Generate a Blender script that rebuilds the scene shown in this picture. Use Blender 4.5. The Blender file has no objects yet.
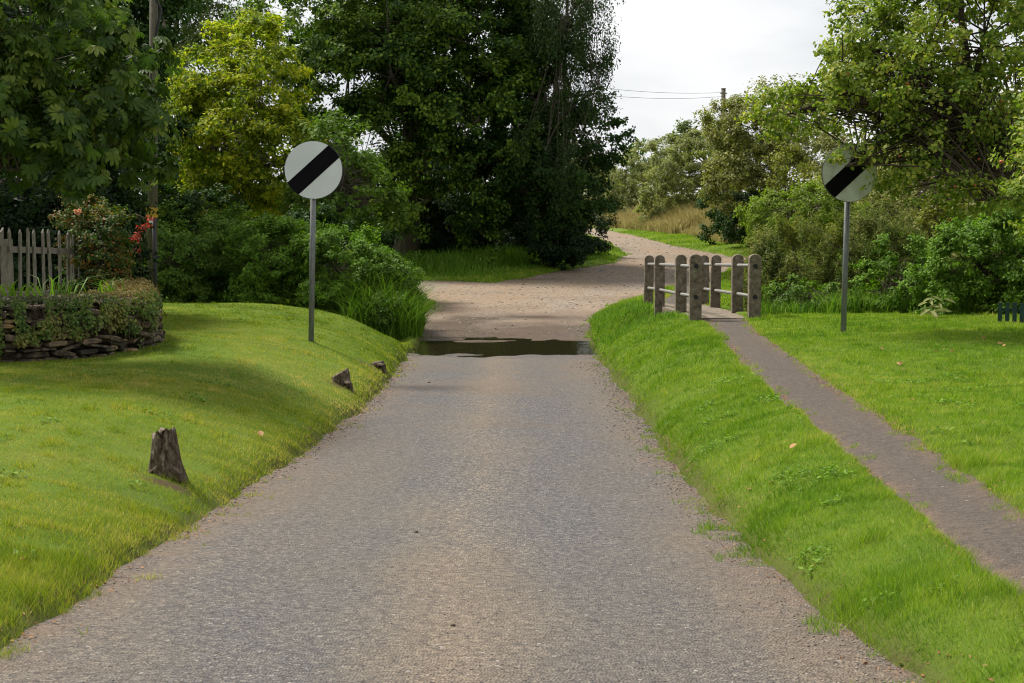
import bpy, math, random
import numpy as np
from mathutils import Vector
random.seed(7); RNG = np.random.default_rng(7)
S = bpy.context.scene; COL = S.collection
R_ = math.radians

# ------------------------------------------------------------ camera, light, exposure
CAMZ, F, HOR = 2.5, 1500.0, 215.0
PITCH = math.atan((341.5 - HOR) / F)
cam_d = bpy.data.cameras.new('camera'); cam = bpy.data.objects.new('camera', cam_d); COL.objects.link(cam)
cam.location = (0, 0, CAMZ); cam.rotation_euler = (math.pi / 2 - PITCH, 0, 0)
cam_d.sensor_width = 36; cam_d.lens = F / 1024 * 36; cam_d.clip_start = .1; cam_d.clip_end = 3000
S.camera = cam
SUN_EL, SUN_AZ = 53.0, -50.0            # azimuth clockwise from +Y
sun_d = bpy.data.lights.new('sun', 'SUN'); sun_d.energy = 5.0; sun_d.angle = R_(12.0); sun_d.color = (1, .94, .84)
sun = bpy.data.objects.new('sun', sun_d); COL.objects.link(sun)
sd = Vector((math.sin(R_(SUN_AZ)) * math.cos(R_(SUN_EL)), math.cos(R_(SUN_AZ)) * math.cos(R_(SUN_EL)), math.sin(R_(SUN_EL))))
sun.rotation_euler = sd.to_track_quat('Z', 'Y').to_euler(); sun.location = (-20, 20, 40)
W = bpy.data.worlds.new('World'); S.world = W; W.use_nodes = True
nt = W.node_tree; nt.nodes.clear()
def nn(t, k, **kw):
    n = t.nodes.new(k)
    for a, b in kw.items(): setattr(n, a, b)
    return n
out = nn(nt, 'ShaderNodeOutputWorld'); bg = nn(nt, 'ShaderNodeBackground'); bg.inputs[1].default_value = .075
sky = nn(nt, 'ShaderNodeTexSky', sky_type='NISHITA'); sky.sun_disc = False
sky.sun_elevation = R_(SUN_EL); sky.sun_rotation = R_(SUN_AZ)
tc = nn(nt, 'ShaderNodeTexCoord'); mp = nn(nt, 'ShaderNodeMapping'); mp.inputs['Scale'].default_value = (1, 1, 3.2)
nz = nn(nt, 'ShaderNodeTexNoise'); nz.inputs['Scale'].default_value = 3.1; nz.inputs['Detail'].default_value = 6; nz.inputs['Roughness'].default_value = .55
cr = nn(nt, 'ShaderNodeValToRGB'); cr.color_ramp.elements[0].position = .36; cr.color_ramp.elements[1].position = .6
cr.color_ramp.elements[0].color = (6.9, 7.05, 7.3, 1); cr.color_ramp.elements[1].color = (9.4, 9.4, 9.4, 1)
mx = nn(nt, 'ShaderNodeMix', data_type='RGBA'); mx.inputs[0].default_value = .92
L = nt.links.new
L(tc.outputs['Generated'], mp.inputs[0]); L(mp.outputs[0], nz.inputs[0]); L(nz.outputs[0], cr.inputs[0])
L(sky.outputs[0], mx.inputs[6]); L(cr.outputs[0], mx.inputs[7]); L(mx.outputs[2], bg.inputs[0]); L(bg.outputs[0], out.inputs[0])
S.view_settings.view_transform = 'Standard'; S.view_settings.look = 'None'
S.view_settings.exposure = .62; S.view_settings.gamma = 1; S.view_settings.use_curve_mapping = False
S.render.engine = 'CYCLES'
S.cycles.max_bounces = 6; S.cycles.diffuse_bounces = 3; S.cycles.glossy_bounces = 3; S.cycles.transmission_bounces = 4
S.cycles.use_denoising = True; S.cycles.filter_width = 1.1

# ------------------------------------------------------------ small maths
def at(px, py, d):
    """point at forward distance d seen along a pixel (design-time measuring only)"""
    u, v = (px - 512) / F, (341.5 - py) / F
    c, s = math.cos(PITCH), math.sin(PITCH)
    dy, dz = c + v * s, -s + v * c
    k = d / dy
    return np.array([u * k, d, CAMZ + dz * k])
def _h(ix, iy, seed):
    n = (ix.astype(np.int64) * 374761393 + iy.astype(np.int64) * 668265263 + seed * 974711) & 0x7fffffff
    n = ((n ^ (n >> 13)) * 1274126177) & 0x7fffffff
    return ((n ^ (n >> 16)) & 0xffff) / 65535.0
def vn(x, y, seed=0):
    x = np.asarray(x, float); y = np.asarray(y, float)
    ix, iy = np.floor(x), np.floor(y); fx, fy = x - ix, y - iy
    fx = fx * fx * (3 - 2 * fx); fy = fy * fy * (3 - 2 * fy)
    a = _h(ix, iy, seed) * (1 - fx) + _h(ix + 1, iy, seed) * fx
    b = _h(ix, iy + 1, seed) * (1 - fx) + _h(ix + 1, iy + 1, seed) * fx
    return (a * (1 - fy) + b * fy) * 2 - 1
def fbm(x, y, sc, seed=0, o=3):
    r = 0; a = 1; t = 0
    for k in range(o):
        r = r + a * vn(np.asarray(x) * sc, np.asarray(y) * sc, seed + k * 17); t += a; a *= .5; sc *= 2.03
    return r / t
def ss(a, b, x): t = np.clip((x - a) / (b - a), 0, 1); return t * t * (3 - 2 * t)
def unit(v): return v / np.maximum(np.linalg.norm(v, axis=-1, keepdims=True), 1e-9)

# ------------------------------------------------------------ the lie of the land (heights relative to the eye, + CAMZ)
RP = ([-60, 0, 3, 5, 10, 15, 19.5, 24, 25, 26.5, 28, 29, 32, 38, 45, 53, 62, 75, 90, 120, 200, 800],
      [-1.3, -1.35, -1.42, -1.54, -1.87, -2.03, -2.13, -2.295, -2.34, -2.42, -2.355, -2.30, -2.19, -2.03, -1.88, -1.57, -1.34, -1.07, -.8, -.5, -.3, -.3])
XL = ([0, 5, 8, 10, 13, 16, 19.5, 23, 25, 28, 30, 40], [-1.95, -1.92, -1.9, -1.87, -1.74, -1.62, -1.64, -1.72, -1.72, -1.75, -1.9, -3])
XR = ([0, 5, 6, 7.5, 10, 13, 16, 19.5, 23, 25, 28, 31, 36, 40], [1.4, 1.38, 1.31, 1.27, 1.31, 1.33, 1.37, 1.38, 1.41, 1.43, 1.5, 1.62, 2.3, 3.3])
TRACK = [(-.2, 30, 1.6), (.1, 34, 2.0), (1.2, 40, 2.6), (3.6, 46, 2.6), (5.5, 50.5, 2.1), (6.1, 56, 1.8), (5.6, 63, 1.3), (5.2, 75, 1.1), (4.2, 88, 1.1), (1, 100, 1.2), (-8, 110, 1.3)]
BRANCH = [(.5, 38, 3.0), (-3, 40.5, 3.2), (-9, 41.5, 2.9), (-18, 42, 2.6), (-30, 43, 2.6)]
EAST = [(5.5, 51.5, 1.9), (8.2, 53.5, 1.5)]
PATH = [(1.9, 2, .17), (1.97, 4.5, .17), (2.04, 6.1, .17), (2.33, 9.2, .2), (2.57, 12.6, .26), (2.75, 16, .26), (2.9, 18.6, .25), (3.12, 21.2, .26), (3.27, 23, .32), (3.3, 26.5, .4), (3.35, 30, .4), (3.9, 34, .4), (5, 41, .5), (5.4, 45, .6)]
def chain(x, y, pts):
    r = np.full(np.shape(x), 1e9)
    for (ax, ay, ar), (bx, by, br) in zip(pts[:-1], pts[1:]):
        dx, dy = bx - ax, by - ay
        t = np.clip(((x - ax) * dx + (y - ay) * dy) / (dx * dx + dy * dy), 0, 1)
        r = np.minimum(r, np.hypot(x - ax - t * dx, y - ay - t * dy) - (ar + (br - ar) * t))
    return r
def sd_road(x, y):
    m = np.maximum(np.interp(y, *XL) - x, x - np.interp(y, *XR))
    m = np.where(y > 33, 1e9, m)
    return np.minimum(m, np.minimum(chain(x, y, TRACK), np.minimum(chain(x, y, BRANCH), chain(x, y, EAST))))
def sd_path(x, y): return chain(x, y, PATH)
PL = ([-60, 0, 5, 8, 15, 20, 24.6, 25.4, 30, 34, 40, 48, 60, 80, 120, 200, 800], [-1.1, -1.15, -1.28, -1.38, -1.46, -1.46, -1.42, -1.45, -1.9, -1.85, -1.85, -1.6, -1.15, -.7, -.35, -.2, -.25])
PR = ([-60, 0, 5, 12, 18, 23, 30, 38, 45, 60, 80, 120, 200, 800], [-1.05, -1.1, -1.2, -1.5, -1.53, -1.56, -1.76, -1.83, -1.72, -1.2, -.8, -.35, -.2, -.25])
def road_z(x, y):
    z = np.interp(y, *RP) + .022 * fbm(x, y, .8, 5, 4) * ss(20, 24, y) + .075 * fbm(x, y * 1.6, 1.4, 6, 5) * ss(23.5, 24.6, y) * (1 - ss(30, 33, y))
    z = z - .012 * np.clip(np.abs(x + .25), 0, 3) ** 2 * .5 * (y < 24)
    return z + CAMZ
def G(x, y, detail=True):
    x = np.asarray(x, float); y = np.asarray(y, float)
    rz = np.interp(y, *RP)
    w = ss(-.6, .6, x)
    P = np.interp(y, *PL) * (1 - w) + np.interp(y, *PR) * w
    P = P + .022 * np.clip(x - 4, 0, 12) * (y < 60) + .05 * fbm(x, y, .35, 3)
    s = sd_road(x, y)
    if detail: s = s + .08 * fbm(x, y, 1.3, 9, 4) + .07 * fbm(x, y, 4.0, 19, 4) * np.exp(-np.maximum(s, 0) / .12) * np.clip(y / 12, .7, 2)
    sc = .72 - .04 * ss(15, 20, y) - .06 * (x > 0) + .1 * (x > 0) * ss(10, 16, y) + .5 * ss(34, 44, y)
    sp_ = np.maximum(s, 0); fl = np.where(x < 0, .14 * (1 - np.exp(-sp_ / .08)) + .86 * np.tanh(sp_ / 1.25), .2 * (1 - np.exp(-sp_ / .09)) + .8 * np.tanh(sp_ / .85))
    f = np.where(s > 0, fl * (1 - ss(26, 34, y)) + (1 - np.exp(-sp_ / sc)) * ss(26, 34, y), 0)
    z = rz + (P - rz) * f
    z = np.where(s < 0, rz - np.minimum(.07, -s * .5), z + .012)
    # the brook on either side of the ford
    ch = np.clip(1.25 - np.abs(y - 26.6 - .05 * x) / 1.7, 0, 1); ch = ch * ch * (3 - 2 * ch)
    side = np.where(x < 0, ss(0, .5, np.interp(y, *XL) - x), ss(0, .9, x - np.interp(y, *XR)))
    z = z * (1 - ch * side) + (-2.62) * ch * side
    if detail:
        z = z + .010 * fbm(x, y, 2.6, 21, 3) * (s > .05) + .025 * fbm(x, y, .6, 41, 2) * ss(.2, 1, s)
        q = sd_path(x, y) + .045 * fbm(x, y, 2.3, 31, 4)
        z = z - .085 * (1 - ss(-.06, .06, q)) * (y < 46)
    else:
        z = z - .0
    return z + CAMZ
def path_z(x, y): return G(x, y, False) - .018
def g1(x, y): return float(G(np.array([x]), np.array([y]))[0])
def gp(px, py, lo=4, hi=60):
    ds = np.arange(lo, hi, .04)
    for d in ds:
        p = at(px, py, d)
        if p[2] <= g1(p[0], p[1]): return p
    return at(px, py, hi)

# ------------------------------------------------------------ object helpers
def tag(o, label=None, cat=None, group=None, kind=None):
    for k, v in (('label', label), ('category', cat), ('group', group), ('kind', kind)):
        if v: o[k] = v
    return o
def empty(name, loc, label=None, cat=None, group=None):
    o = bpy.data.objects.new(name, None); COL.objects.link(o); o.location = [float(c) for c in loc]; o.empty_display_size = .2
    return tag(o, label, cat, group)
def mk(name, V, Fc, mat, parent=None, base=None, v=None, smooth=False):
    """V world coordinates; base = location of the thing (or of the parent empty)"""
    V = np.asarray(V, dtype=np.float64)
    if parent is not None and base is None:
        base = WL[parent.name]
    b = np.array(base if base is not None else (0, 0, 0), float)
    me = bpy.data.meshes.new(name)
    if isinstance(Fc, np.ndarray):
        n, k = Fc.shape
        me.vertices.add(len(V)); me.vertices.foreach_set('co', (V - b).astype(np.float32).ravel())
        me.loops.add(n * k); me.loops.foreach_set('vertex_index', Fc.astype(np.int32).ravel())
        me.polygons.add(n); me.polygons.foreach_set('loop_start', np.arange(0, n * k, k, dtype=np.int32))
        me.polygons.foreach_set('loop_total', np.full(n, k, dtype=np.int32))
        me.update(calc_edges=True)
    else:
        me.from_pydata([tuple(p) for p in (V - b)], [], Fc); me.update()
    if v is not None:
        a = me.attributes.new('v', 'FLOAT', 'FACE' if len(v) == len(me.polygons) else 'POINT')
        a.data.foreach_set('value', np.asarray(v, np.float32))
    if smooth: me.polygons.foreach_set('use_smooth', np.ones(len(me.polygons), bool))
    me.materials.append(mat)
    o = bpy.data.objects.new(name, me); COL.objects.link(o)
    if parent is not None:
        o.parent = parent
        WL[o.name] = tuple(b)
    else:
        o.location = b; WL[o.name] = tuple(b)
    return o
WL = {}
def thing(name, loc, label, cat, group=None):
    o = empty(name, loc, label, cat, group); WL[o.name] = tuple(float(c) for c in loc); return o

class MB:
    def __init__(s): s.V = []; s.F = []; s.A = []
    def add(s, V, Fs, a=.5):
        n = len(s.V); s.V += [tuple(p) for p in V]; s.F += [tuple(i + n for i in f) for f in Fs]; s.A += [a] * len(Fs); return s
    def box(s, c, size, rz=0, tilt=0, a=.5, bev=.0):
        hx, hy, hz = [k / 2 for k in size]; P = []
        for z in (-hz, hz):
            for x, y in ((-hx, -hy), (hx, -hy), (hx, hy), (-hx, hy)): P.append((x, y, z))
        cr_, sr = math.cos(rz), math.sin(rz); ct, st = math.cos(tilt), math.sin(tilt); Q = []
        for x, y, z in P:
            x, z = x * ct + z * st, -x * st + z * ct
            Q.append((c[0] + x * cr_ - y * sr, c[1] + x * sr + y * cr_, c[2] + z))
        return s.add(Q, [(3, 2, 1, 0), (4, 5, 6, 7), (0, 1, 5, 4), (1, 2, 6, 5), (2, 3, 7, 6), (3, 0, 4, 7)], a)
    def prism(s, prof, c, rz, thick, a=.5, ax=0):
        """closed profile in the local x-z plane, extruded along local y"""
        n = len(prof); cr_, sr = math.cos(rz), math.sin(rz); Q = []
        for y in (-thick / 2, thick / 2):
            for x, z in prof: Q.append((c[0] + x * cr_ - y * sr, c[1] + x * sr + y * cr_, c[2] + z))
        return s.add(Q, [tuple(range(n)), tuple(range(2 * n - 1, n - 1, -1))] + [(i + n, (i + 1) % n + n, (i + 1) % n, i) for i in range(n)], a)
    def tube(s, pts, rad, n=8, a=.5, cap=True):
        pts = [np.array(p, float) for p in pts]
        if not hasattr(rad, '__len__'): rad = [rad] * len(pts)
        V = []; t0 = unit(pts[1] - pts[0]); ref = np.array([0, 0, 1.]) if abs(t0[2]) < .9 else np.array([1., 0, 0])
        for i, p in enumerate(pts):
            t = unit((pts[min(i + 1, len(pts) - 1)] - pts[max(i - 1, 0)])); u = unit(np.cross(t, ref)); w = np.cross(t, u)
            for k in range(n):
                q = 2 * math.pi * k / n; V.append(p + rad[i] * (math.cos(q) * u + math.sin(q) * w))
        Fs = [(i * n + k, i * n + (k + 1) % n, (i + 1) * n + (k + 1) % n, (i + 1) * n + k) for i in range(len(pts) - 1) for k in range(n)]
        if cap: Fs += [tuple(range(n - 1, -1, -1)), tuple(range((len(pts) - 1) * n, len(pts) * n))]
        return s.add(V, Fs, a)
    def build(s, name, mat, parent=None, base=None, smooth=False):
        return mk(name, np.array(s.V), s.F, mat, parent, base, s.A, smooth)

# ------------------------------------------------------------ materials
def mat(name):
    m = bpy.data.materials.new(name); m.use_nodes = True; t = m.node_tree
    return m, t, t.nodes['Principled BSDF']
def ramp(t, pts):
    r = nn(t, 'ShaderNodeValToRGB'); e = r.color_ramp.elements
    while len(e) < len(pts): e.new(.5)
    for k, (p, c) in enumerate(pts): e[k].position = p; e[k].color = (*c, 1)
    return r
def noise(t, sc, det=5, rough=.6, vec=None, dim='3D'):
    n = nn(t, 'ShaderNodeTexNoise', noise_dimensions=dim); n.inputs['Scale'].default_value = sc; n.inputs['Detail'].default_value = det; n.inputs['Roughness'].default_value = rough
    if vec is not None: t.links.new(vec, n.inputs['Vector'])
    return n
def mixc(t, f, a, b, mode='MIX'):
    m = nn(t, 'ShaderNodeMix', data_type='RGBA', blend_type=mode)
    for s_, x in ((0, f), (6, a), (7, b)):
        if hasattr(x, 'links') or hasattr(x, 'is_linked'): t.links.new(x, m.inputs[s_])
        elif s_ == 0: m.inputs[0].default_value = x
        else: m.inputs[s_].default_value = (*x, 1)
    return m.outputs[2]
def pos(t): return nn(t, 'ShaderNodeNewGeometry').outputs['Position']
def bump(t, b, h, st=.5, dist=.01):
    n = nn(t, 'ShaderNodeBump'); n.inputs['Strength'].default_value = st; n.inputs['Distance'].default_value = dist
    t.links.new(h, n.inputs['Height']); t.links.new(n.outputs[0], b.inputs['Normal']); return n
def leaf_mat(name, cols, trans=.35, rough=.5, spec=.35, tint=(1.1, 1.25, .45)):
    m, t, b = mat(name)
    a = nn(t, 'ShaderNodeAttribute', attribute_name='v')
    k = len(cols); r = ramp(t, [(i / (k - 1) if k > 1 else 0, c) for i, c in enumerate(cols)])
    t.links.new(a.outputs['Fac'], r.inputs[0]); t.links.new(r.outputs[0], b.inputs['Base Color'])
    b.inputs['Roughness'].default_value = rough; b.inputs['Specular IOR Level'].default_value = spec
    tr = nn(t, 'ShaderNodeBsdfTranslucent'); tm = mixc(t, 1.0, r.outputs[0], tint, 'MULTIPLY'); t.links.new(tm, tr.inputs[0])
    mx = nn(t, 'ShaderNodeMixShader'); mx.inputs[0].default_value = trans
    t.links.new(b.outputs[0], mx.inputs[1]); t.links.new(tr.outputs[0], mx.inputs[2])
    t.links.new(mx.outputs[0], t.nodes['Material Output'].inputs[0]); return m
def rough_mat(name, cols, sc=8, rough=.85, bs=.4, bd=.01, metal=0, spec=.3, attr=False, stretch=None):
    m, t, b = mat(name); p = pos(t)
    if stretch:
        q = nn(t, 'ShaderNodeMapping'); q.inputs['Scale'].default_value = stretch; t.links.new(p, q.inputs[0]); p = q.outputs[0]
    n = noise(t, sc, 7, .65, p); r = ramp(t, [(.3 + .4 * i / (len(cols) - 1), c) for i, c in enumerate(cols)])
    if attr:
        a = nn(t, 'ShaderNodeAttribute', attribute_name='v'); mm = nn(t, 'ShaderNodeMath', operation='MULTIPLY_ADD')
        mm.inputs[1].default_value = .55; t.links.new(a.outputs['Fac'], mm.inputs[0]); n2 = nn(t, 'ShaderNodeMath', operation='SUBTRACT'); n2.inputs[1].default_value = .28
        t.links.new(n.outputs[0], n2.inputs[0]); t.links.new(n2.outputs[0], mm.inputs[2]); t.links.new(mm.outputs[0], r.inputs[0])
    else: t.links.new(n.outputs[0], r.inputs[0])
    t.links.new(r.outputs[0], b.inputs['Base Color']); b.inputs['Roughness'].default_value = rough; b.inputs['Metallic'].default_value = metal
    b.inputs['Specular IOR Level'].default_value = spec; bump(t, b, n.outputs[0], bs, bd); return m

def terrain_mat():
    m, t, b = mat('turf_soil'); p = pos(t)
    n1 = noise(t, .6, 4, .6, p); n2 = noise(t, 14, 6, .7, p); n3 = noise(t, 120, 3, .7, p)
    g = ramp(t, [(.3, (.06, .12, .006)), (.5, (.1, .19, .010)), (.7, (.15, .2, .02))]); t.links.new(n1.outputs[0], g.inputs[0])
    d = ramp(t, [(.35, (.045, .075, .01)), (.6, (.12, .15, .03))]); t.links.new(n3.outputs[0], d.inputs[0])
    c = mixc(t, .5, g.outputs[0], d.outputs[0])
    sr = ramp(t, [(.55, (0, 0, 0)), (.66, (1, 1, 1))]); t.links.new(n2.outputs[0], sr.inputs[0])
    a = nn(t, 'ShaderNodeAttribute', attribute_name='soil')
    mm = nn(t, 'ShaderNodeMath', operation='MULTIPLY_ADD'); t.links.new(sr.outputs[0], mm.inputs[0]); mm.inputs[1].default_value = .35
    t.links.new(a.outputs['Fac'], mm.inputs[2]); mm.use_clamp = True
    soil = ramp(t, [(.3, (.035, .022, .013)), (.7, (.11, .075, .045))]); t.links.new(n3.outputs[0], soil.inputs[0])
    t.links.new(mixc(t, mm.outputs[0], c, soil.outputs[0]), b.inputs['Base Color'])
    b.inputs['Roughness'].default_value = .95; b.inputs['Specular IOR Level'].default_value = .1
    bump(t, b, n3.outputs[0], .8, .02); return m
def road_mat(name, chip, tan, tan_amt, far=False, sc=95, dark=(.035, .033, .033)):
    m, t, b = mat(name); p = pos(t)
    v = nn(t, 'ShaderNodeTexVoronoi'); v.inputs['Scale'].default_value = sc; t.links.new(p, v.inputs['Vector'])
    sp = nn(t, 'ShaderNodeSeparateColor'); t.links.new(v.outputs['Color'], sp.inputs[0])
    r = ramp(t, chip); t.links.new(sp.outputs[0], r.inputs[0])
    big = nn(t, 'ShaderNodeMapping'); big.inputs['Scale'].default_value = (1, .33, 1); t.links.new(p, big.inputs[0])
    n1 = noise(t, .8, 5, .62, big.outputs[0]); r1 = ramp(t, tan_amt); t.links.new(n1.outputs[0], r1.inputs[0])
    n4 = noise(t, 55, 4, .7, p); tr = ramp(t, [(.35, tuple(c * .7 for c in tan)), (.65, tuple(c * 1.25 for c in tan))]); t.links.new(n4.outputs[0], tr.inputs[0])
    c = mixc(t, r1.outputs[0], r.outputs[0], tr.outputs[0])
    n5 = noise(t, 26, 5, .75, p); r5 = ramp(t, [(.34, (.55, .55, .58)), (.62, (1.18, 1.16, 1.12))]); t.links.new(n5.outputs[0], r5.inputs[0])
    c = mixc(t, 1.0, c, r5.outputs[0], 'MULTIPLY')
    if not far:
        sx = nn(t, 'ShaderNodeSeparateXYZ'); t.links.new(p, sx.inputs[0])
        n8 = noise(t, .7, 3, .5, p); ad = nn(t, 'ShaderNodeMath', operation='MULTIPLY_ADD'); ad.inputs[1].default_value = .5; t.links.new(n8.outputs[0], ad.inputs[0]); t.links.new(sx.outputs[0], ad.inputs[2])
        mr = nn(t, 'ShaderNodeMapRange'); mr.inputs[1].default_value = -2.0; mr.inputs[2].default_value = 2.0; t.links.new(ad.outputs[0], mr.inputs[0])
        wr_ = ramp(t, [(.08, (1.1, 1.03, .94)), (.28, (.88, .89, .9)), (.38, (.86, .89, .92)), (.5, (1.24, 1.14, 1.0)), (.62, (.88, .9, .93)), (.72, (.9, .91, .93)), (.9, (1.14, 1.06, .96))]); t.links.new(mr.outputs[0], wr_.inputs[0])
        c = mixc(t, 1.0, c, wr_.outputs[0], 'MULTIPLY')
    # odd pale and dark stones
    v2 = nn(t, 'ShaderNodeTexVoronoi'); v2.inputs['Scale'].default_value = sc * .42; t.links.new(p, v2.inputs['Vector'])
    s2 = nn(t, 'ShaderNodeSeparateColor'); t.links.new(v2.outputs['Color'], s2.inputs[0])
    gt = ramp(t, [(0, (1, 1, 1)), (.09, (1, 1, 1)), (.1, (0, 0, 0)), (1, (0, 0, 0))]); t.links.new(s2.outputs[1], gt.inputs[0])
    near_ = ramp(t, [(.3, (1, 1, 1)), (.36, (0, 0, 0))]); t.links.new(v2.outputs['Distance'], near_.inputs[0])
    fm = nn(t, 'ShaderNodeMath', operation='MULTIPLY'); t.links.new(gt.outputs[0], fm.inputs[0]); t.links.new(near_.outputs[0], fm.inputs[1])
    hc = ramp(t, [(0, dark), (.55, dark), (.8, dark), (.82, (.24, .22, .2)), (1, (.3, .28, .26))]); t.links.new(s2.outputs[0], hc.inputs[0])
    c = mixc(t, fm.outputs[0], c, hc.outputs[0])
    a = nn(t, 'ShaderNodeAttribute', attribute_name='dirt')       # mud and silt along the edges, at the ford
    n6 = noise(t, 6, 6, .7, p); dr = ramp(t, [(.35, (.08, .052, .034)), (.65, (.17, .115, .075))]); t.links.new(n6.outputs[0], dr.inputs[0])
    md = nn(t, 'ShaderNodeMath', operation='MULTIPLY'); t.links.new(a.outputs['Fac'], md.inputs[0])
    r6 = ramp(t, [(.38, (.15, .15, .15)), (.6, (1, 1, 1))]); t.links.new(n6.outputs[0], r6.inputs[0]); t.links.new(r6.outputs[0], md.inputs[1])
    c = mixc(t, md.outputs[0], c, dr.outputs[0])
    t.links.new(c, b.inputs['Base Color']); b.inputs['Roughness'].default_value = .8; b.inputs['Specular IOR Level'].default_value = .3
    wet = nn(t, 'ShaderNodeAttribute', attribute_name='wet')
    wr = nn(t, 'ShaderNodeMapRange'); wr.inputs[3].default_value = .85; wr.inputs[4].default_value = .3; t.links.new(wet.outputs['Fac'], wr.inputs[0]); t.links.new(wr.outputs[0], b.inputs['Roughness'])
    cw = mixc(t, wet.outputs['Fac'], (1, 1, 1), (.42, .4, .38)); c = mixc(t, 1.0, c, cw, 'MULTIPLY'); t.links.new(c, b.inputs['Base Color'])
    bump(t, b, v.outputs['Distance'], 1.0, .012)
    return m
M_GROUND = terrain_mat()
M_ROAD = road_mat('chipped_tarmac', [(0, (.03, .032, .042)), (.4, (.08, .084, .098)), (.75, (.13, .122, .115)), (1, (.27, .25, .22))], (.155, .128, .1), [(.38, (.05, .05, .05)), (.62, (.6, .6, .6))])
M_TRACK = road_mat('stony_track', [(0, (.06, .05, .042)), (.45, (.15, .12, .092)), (1, (.34, .29, .235))], (.22, .155, .095), [(.36, (.1, .1, .1)), (.62, (.8, .8, .8))], sc=28, far=True)
M_PATH = road_mat('old_path_tarmac', [(0, (.04, .037, .037)), (.5, (.08, .07, .065)), (1, (.14, .12, .105))], (.1, .078, .06), [(.35, (.2, .2, .2)), (.6, (.8, .8, .8))], sc=110, far=True)
def water_mat():
    m, t, b = mat('brook_water'); p = pos(t)
    b.inputs['Base Color'].default_value = (.02, .018, .008, 1); b.inputs['Roughness'].default_value = .03; b.inputs['IOR'].default_value = 1.33
    b.inputs['Specular IOR Level'].default_value = .7
    n = noise(t, 5, 3, .5, p); bump(t, b, n.outputs[0], .12, .03); return m
M_WATER = water_mat()
M_BARK = rough_mat('bark', [(.05, .04, .028), (.12, .10, .075), (.2, .18, .14)], 9, .9, .8, .03, stretch=(3, 3, .6))
M_TWIG = rough_mat('dark_bark', [(.03, .022, .015), (.08, .06, .04)], 20, .9, .5, .01)
M_BIRCH = rough_mat('birch_bark', [(.12, .1, .08), (.3, .28, .25), (.42, .4, .37)], 6, .8, .4, .01)
def wood_mat(name, cols, sc=20): return rough_mat(name, cols, sc, .85, .6, .01, stretch=(6, 6, .5))
M_PALE = wood_mat('weathered_wood', [(.07, .06, .048), (.2, .18, .145), (.34, .32, .27)])
M_POLE = wood_mat('pole_wood', [(.04, .036, .022), (.09, .08, .055), (.15, .135, .1)])
M_POST = rough_mat('lichened_concrete', [(.05, .04, .027), (.12, .098, .07), (.17, .14, .105), (.25, .22, .17)], 15, .9, .7, .012)
M_GALV = rough_mat('galvanised_pipe', [(.11, .105, .095), (.24, .235, .22)], 16, .6, .15, .003, metal=.1)
M_STONE = rough_mat('mossy_stone', [(.035, .03, .022), (.1, .075, .05), (.16, .12, .08), (.3, .2, .09)], 9, .9, .8, .02, attr=True)
M_MOSS = leaf_mat('moss', [(.03, .05, .01), (.10, .11, .02), (.20, .14, .03), (.25, .2, .06)], .15)
M_SIGNW = rough_mat('sign_white', [(.56, .58, .6), (.64, .66, .68)], 2.5, .45, .02, .001)
M_SIGNW2 = rough_mat('sign_white_dirty', [(.38, .38, .33), (.6, .6, .58), (.68, .69, .7)], 5.5, .5, .02, .001)
M_SIGNB = rough_mat('sign_black', [(.003, .003, .004), (.007, .007, .008)], 4, .8, .02, .001, spec=.08)
M_SIGNR = rough_mat('sign_back', [(.03, .03, .032), (.06, .06, .06)], 6, .6, .05, .002)
M_SPOST = rough_mat('grey_post', [(.11, .115, .115), (.19, .2, .2)], 9, .5, .1, .002, metal=.25, stretch=(4, 4, 1))
M_BLACK = rough_mat('black_plastic', [(.008, .008, .008), (.02, .02, .02)], 10, .5, .05, .002)
M_YEL = rough_mat('yellow_plate', [(.35, .22, .03), (.6, .4, .05)], 30, .6, .1, .002)
M_WHITE = rough_mat('white_enamel', [(.55, .55, .53), (.75, .75, .73)], 20, .5, .05, .002)
M_STUMP = rough_mat('rotten_wood', [(.012, .008, .005), (.06, .04, .024), (.14, .11, .075), (.3, .27, .23)], 16, .95, 1, .03, stretch=(2.2, 2.2, .9))
M_GREENP = rough_mat('dark_green_paint', [(.008, .03, .024), (.02, .06, .048)], 12, .6, .3, .004)
M_SLAB = rough_mat('wet_slab', [(.06, .05, .042), (.15, .13, .11), (.24, .2, .17)], 5, .6, .4, .006)
M_GRAV = rough_mat('gravel_stone', [(.09, .08, .07), (.19, .165, .14), (.32, .28, .24)], 40, .85, .4, .005, attr=True)

# ------------------------------------------------------------ setting: ground, road, track, path, water
def axis(parts):
    r = []
    for a, b, s_ in parts: r += list(np.arange(a, b, s_))
    return np.array(r + [parts[-1][1]])
def grid(xs, ys):
    X, Y = np.meshgrid(xs, ys); nx, ny = len(xs), len(ys)
    i = (np.arange(ny - 1)[:, None] * nx + np.arange(nx - 1)[None, :]).ravel()
    return X.ravel(), Y.ravel(), np.stack([i, i + 1, i + 1 + nx, i + nx], 1)
def geo(a, b, s0, k):
    r = [a]; s_ = s0
    while r[-1] < b: r.append(r[-1] + s_); s_ *= k
    return r
xs = np.array(sorted([-v for v in geo(9.06, 900, .2, 1.12)]) + list(np.arange(-9, 9, .06)) + geo(9, 900, .2, 1.12))
ys = np.array(sorted([-v for v in geo(1, 400, .3, 1.3)]) + list(np.arange(-.5, 4, .25)) + list(np.arange(4, 16, .06)) + list(np.arange(16, 31, .09)) + list(np.arange(31, 110, .3)) + geo(110, 1800, .5, 1.12))
gx, gy, gf = grid(xs, ys)
gz = G(gx, gy)
STP = [gp(160, 482), gp(176, 488), gp(338, 386), gp(368, 366)]
STR = [.13, .09, .12, .16]
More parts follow.
